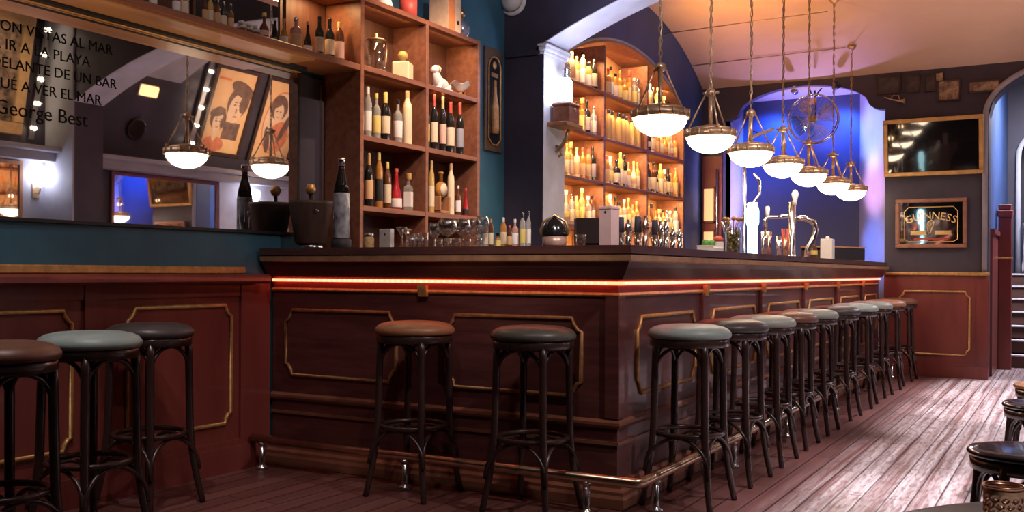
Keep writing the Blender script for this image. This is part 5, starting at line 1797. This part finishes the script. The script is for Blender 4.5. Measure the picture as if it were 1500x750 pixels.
# front of the room: ceiling downlights and added fill spots
spot((-2.6, 1.9, 3.5), (-3.1, 2.5, .6), 120, (1.0, 0.86, 0.80), 46, .9, .05, 'wall_stool_downlight')
spot((-1.2, 2.2, 3.5), (-2.4, 3.9, .7), 48, (1.0, 0.80, 0.74), 60, .9, .05, 'front_downlight')  # added fill to lift the bar front
spot((-1.6, 1.6, 3.5), (-3.8, 2.9, 1.0), 60, (0.95, 0.80, 0.82), 80, .9, .05, 'dado_downlight')  # extra lamp put in to brighten the dark wainscot
for y in (3.6, 5.6, 7.6, 9.4):
    spot((.4, y - .4, 3.3), (-1.75, y + .6, 1.1), 190, (1.0, 0.86, 0.83), 56, 1.0, .05, 'row_downlight')  # added fill from the aisle side for the bar's long face and stools
spot((.2, 8.9, 3.2), (-1.2, 10.8, 1.0), 22, (1.0, 0.80, 0.72), 70, .9, .05, 'end_wall_downlight')
spot((.75, .7, 3.4), (.72, 1.35, .6), 260, (1.0, 0.90, 0.84), 45, .9, .04, 'table_downlight')  # put in to brighten the table top and copper holder
spot((-.5, 1.6, 3.4), (-2.2, 4.3, 1.45), 320, (1.0, 0.84, 0.76), 26, .9, .04, 'counter_spot')  # unseen extra spot lifting the objects on the bar front
spot((-1.0, 3.4, 3.5), (-3.3, 6.5, 2.3), 150, (0.95, 0.86, 1.0), 62, .9, .04, 'arch_face_spot')  # added fill that lifts the dark arch wall and pier
spot((-2.4, 7.3, 3.0), (-3.65, 8.4, 1.95), 45, (0.38, 0.36, 1.0), 55, .9, .04, 'niche_violet_spot')
spot((-.4, 5.0, 3.4), (-2.0, 7.4, 1.45), 220, (1.0, 0.86, 0.78), 34, .9, .04, 'counter_spot')  # another added spot, for the tap and tins farther along
# right wall
spot((.4, 9.2, 2.4), (1.5, 9.2, 2.98), 60, (1.0, 0.72, 0.45), 95, .8, .03, 'poster_spot')
spot((.4, 5.6, 3.3), (1.6, 5.9, 2.9), 30, (1.0, 0.75, 0.45), 60, .8, .03, 'frame_spot')

w = bpy.data.worlds.new('world')
w.use_nodes = True
w.node_tree.nodes['Background'].inputs['Color'].default_value = (0.10, 0.09, 0.14, 1)
w.node_tree.nodes['Background'].inputs['Strength'].default_value = 0.05
scene.world = w

# ================================================================== CAMERA
cam = bpy.data.cameras.new('camera')
cam.sensor_width = 36.0
cam.lens = F / 1500 * 36.0
cam.shift_y = 24 / 1500
cam.clip_start, cam.clip_end = .05, 60
co = bpy.data.objects.new('camera', cam)
COL.objects.link(co)
co.matrix_world = Matrix.Translation((0, 0, CAMZ)) @ Matrix.Rotation(YAW, 4, 'Z') @ Matrix.Rotation(PI / 2, 4, 'X') @ Matrix.Rotation(ROLL, 4, 'Z')
scene.camera = co

scene.view_settings.view_transform = 'Standard'
scene.view_settings.look = 'None'
scene.view_settings.exposure = 0.0
scene.view_settings.gamma = 1.0
scene.view_settings.use_curve_mapping = False
cy = scene.cycles
cy.use_denoising = True
cy.max_bounces = 9
cy.diffuse_bounces = 3
cy.glossy_bounces = 5
cy.transmission_bounces = 6
cy.transparent_max_bounces = 12
cy.caustics_reflective = False
cy.caustics_refractive = False
cy.sample_clamp_indirect = 4.0
cy.sample_clamp_direct = 0.0
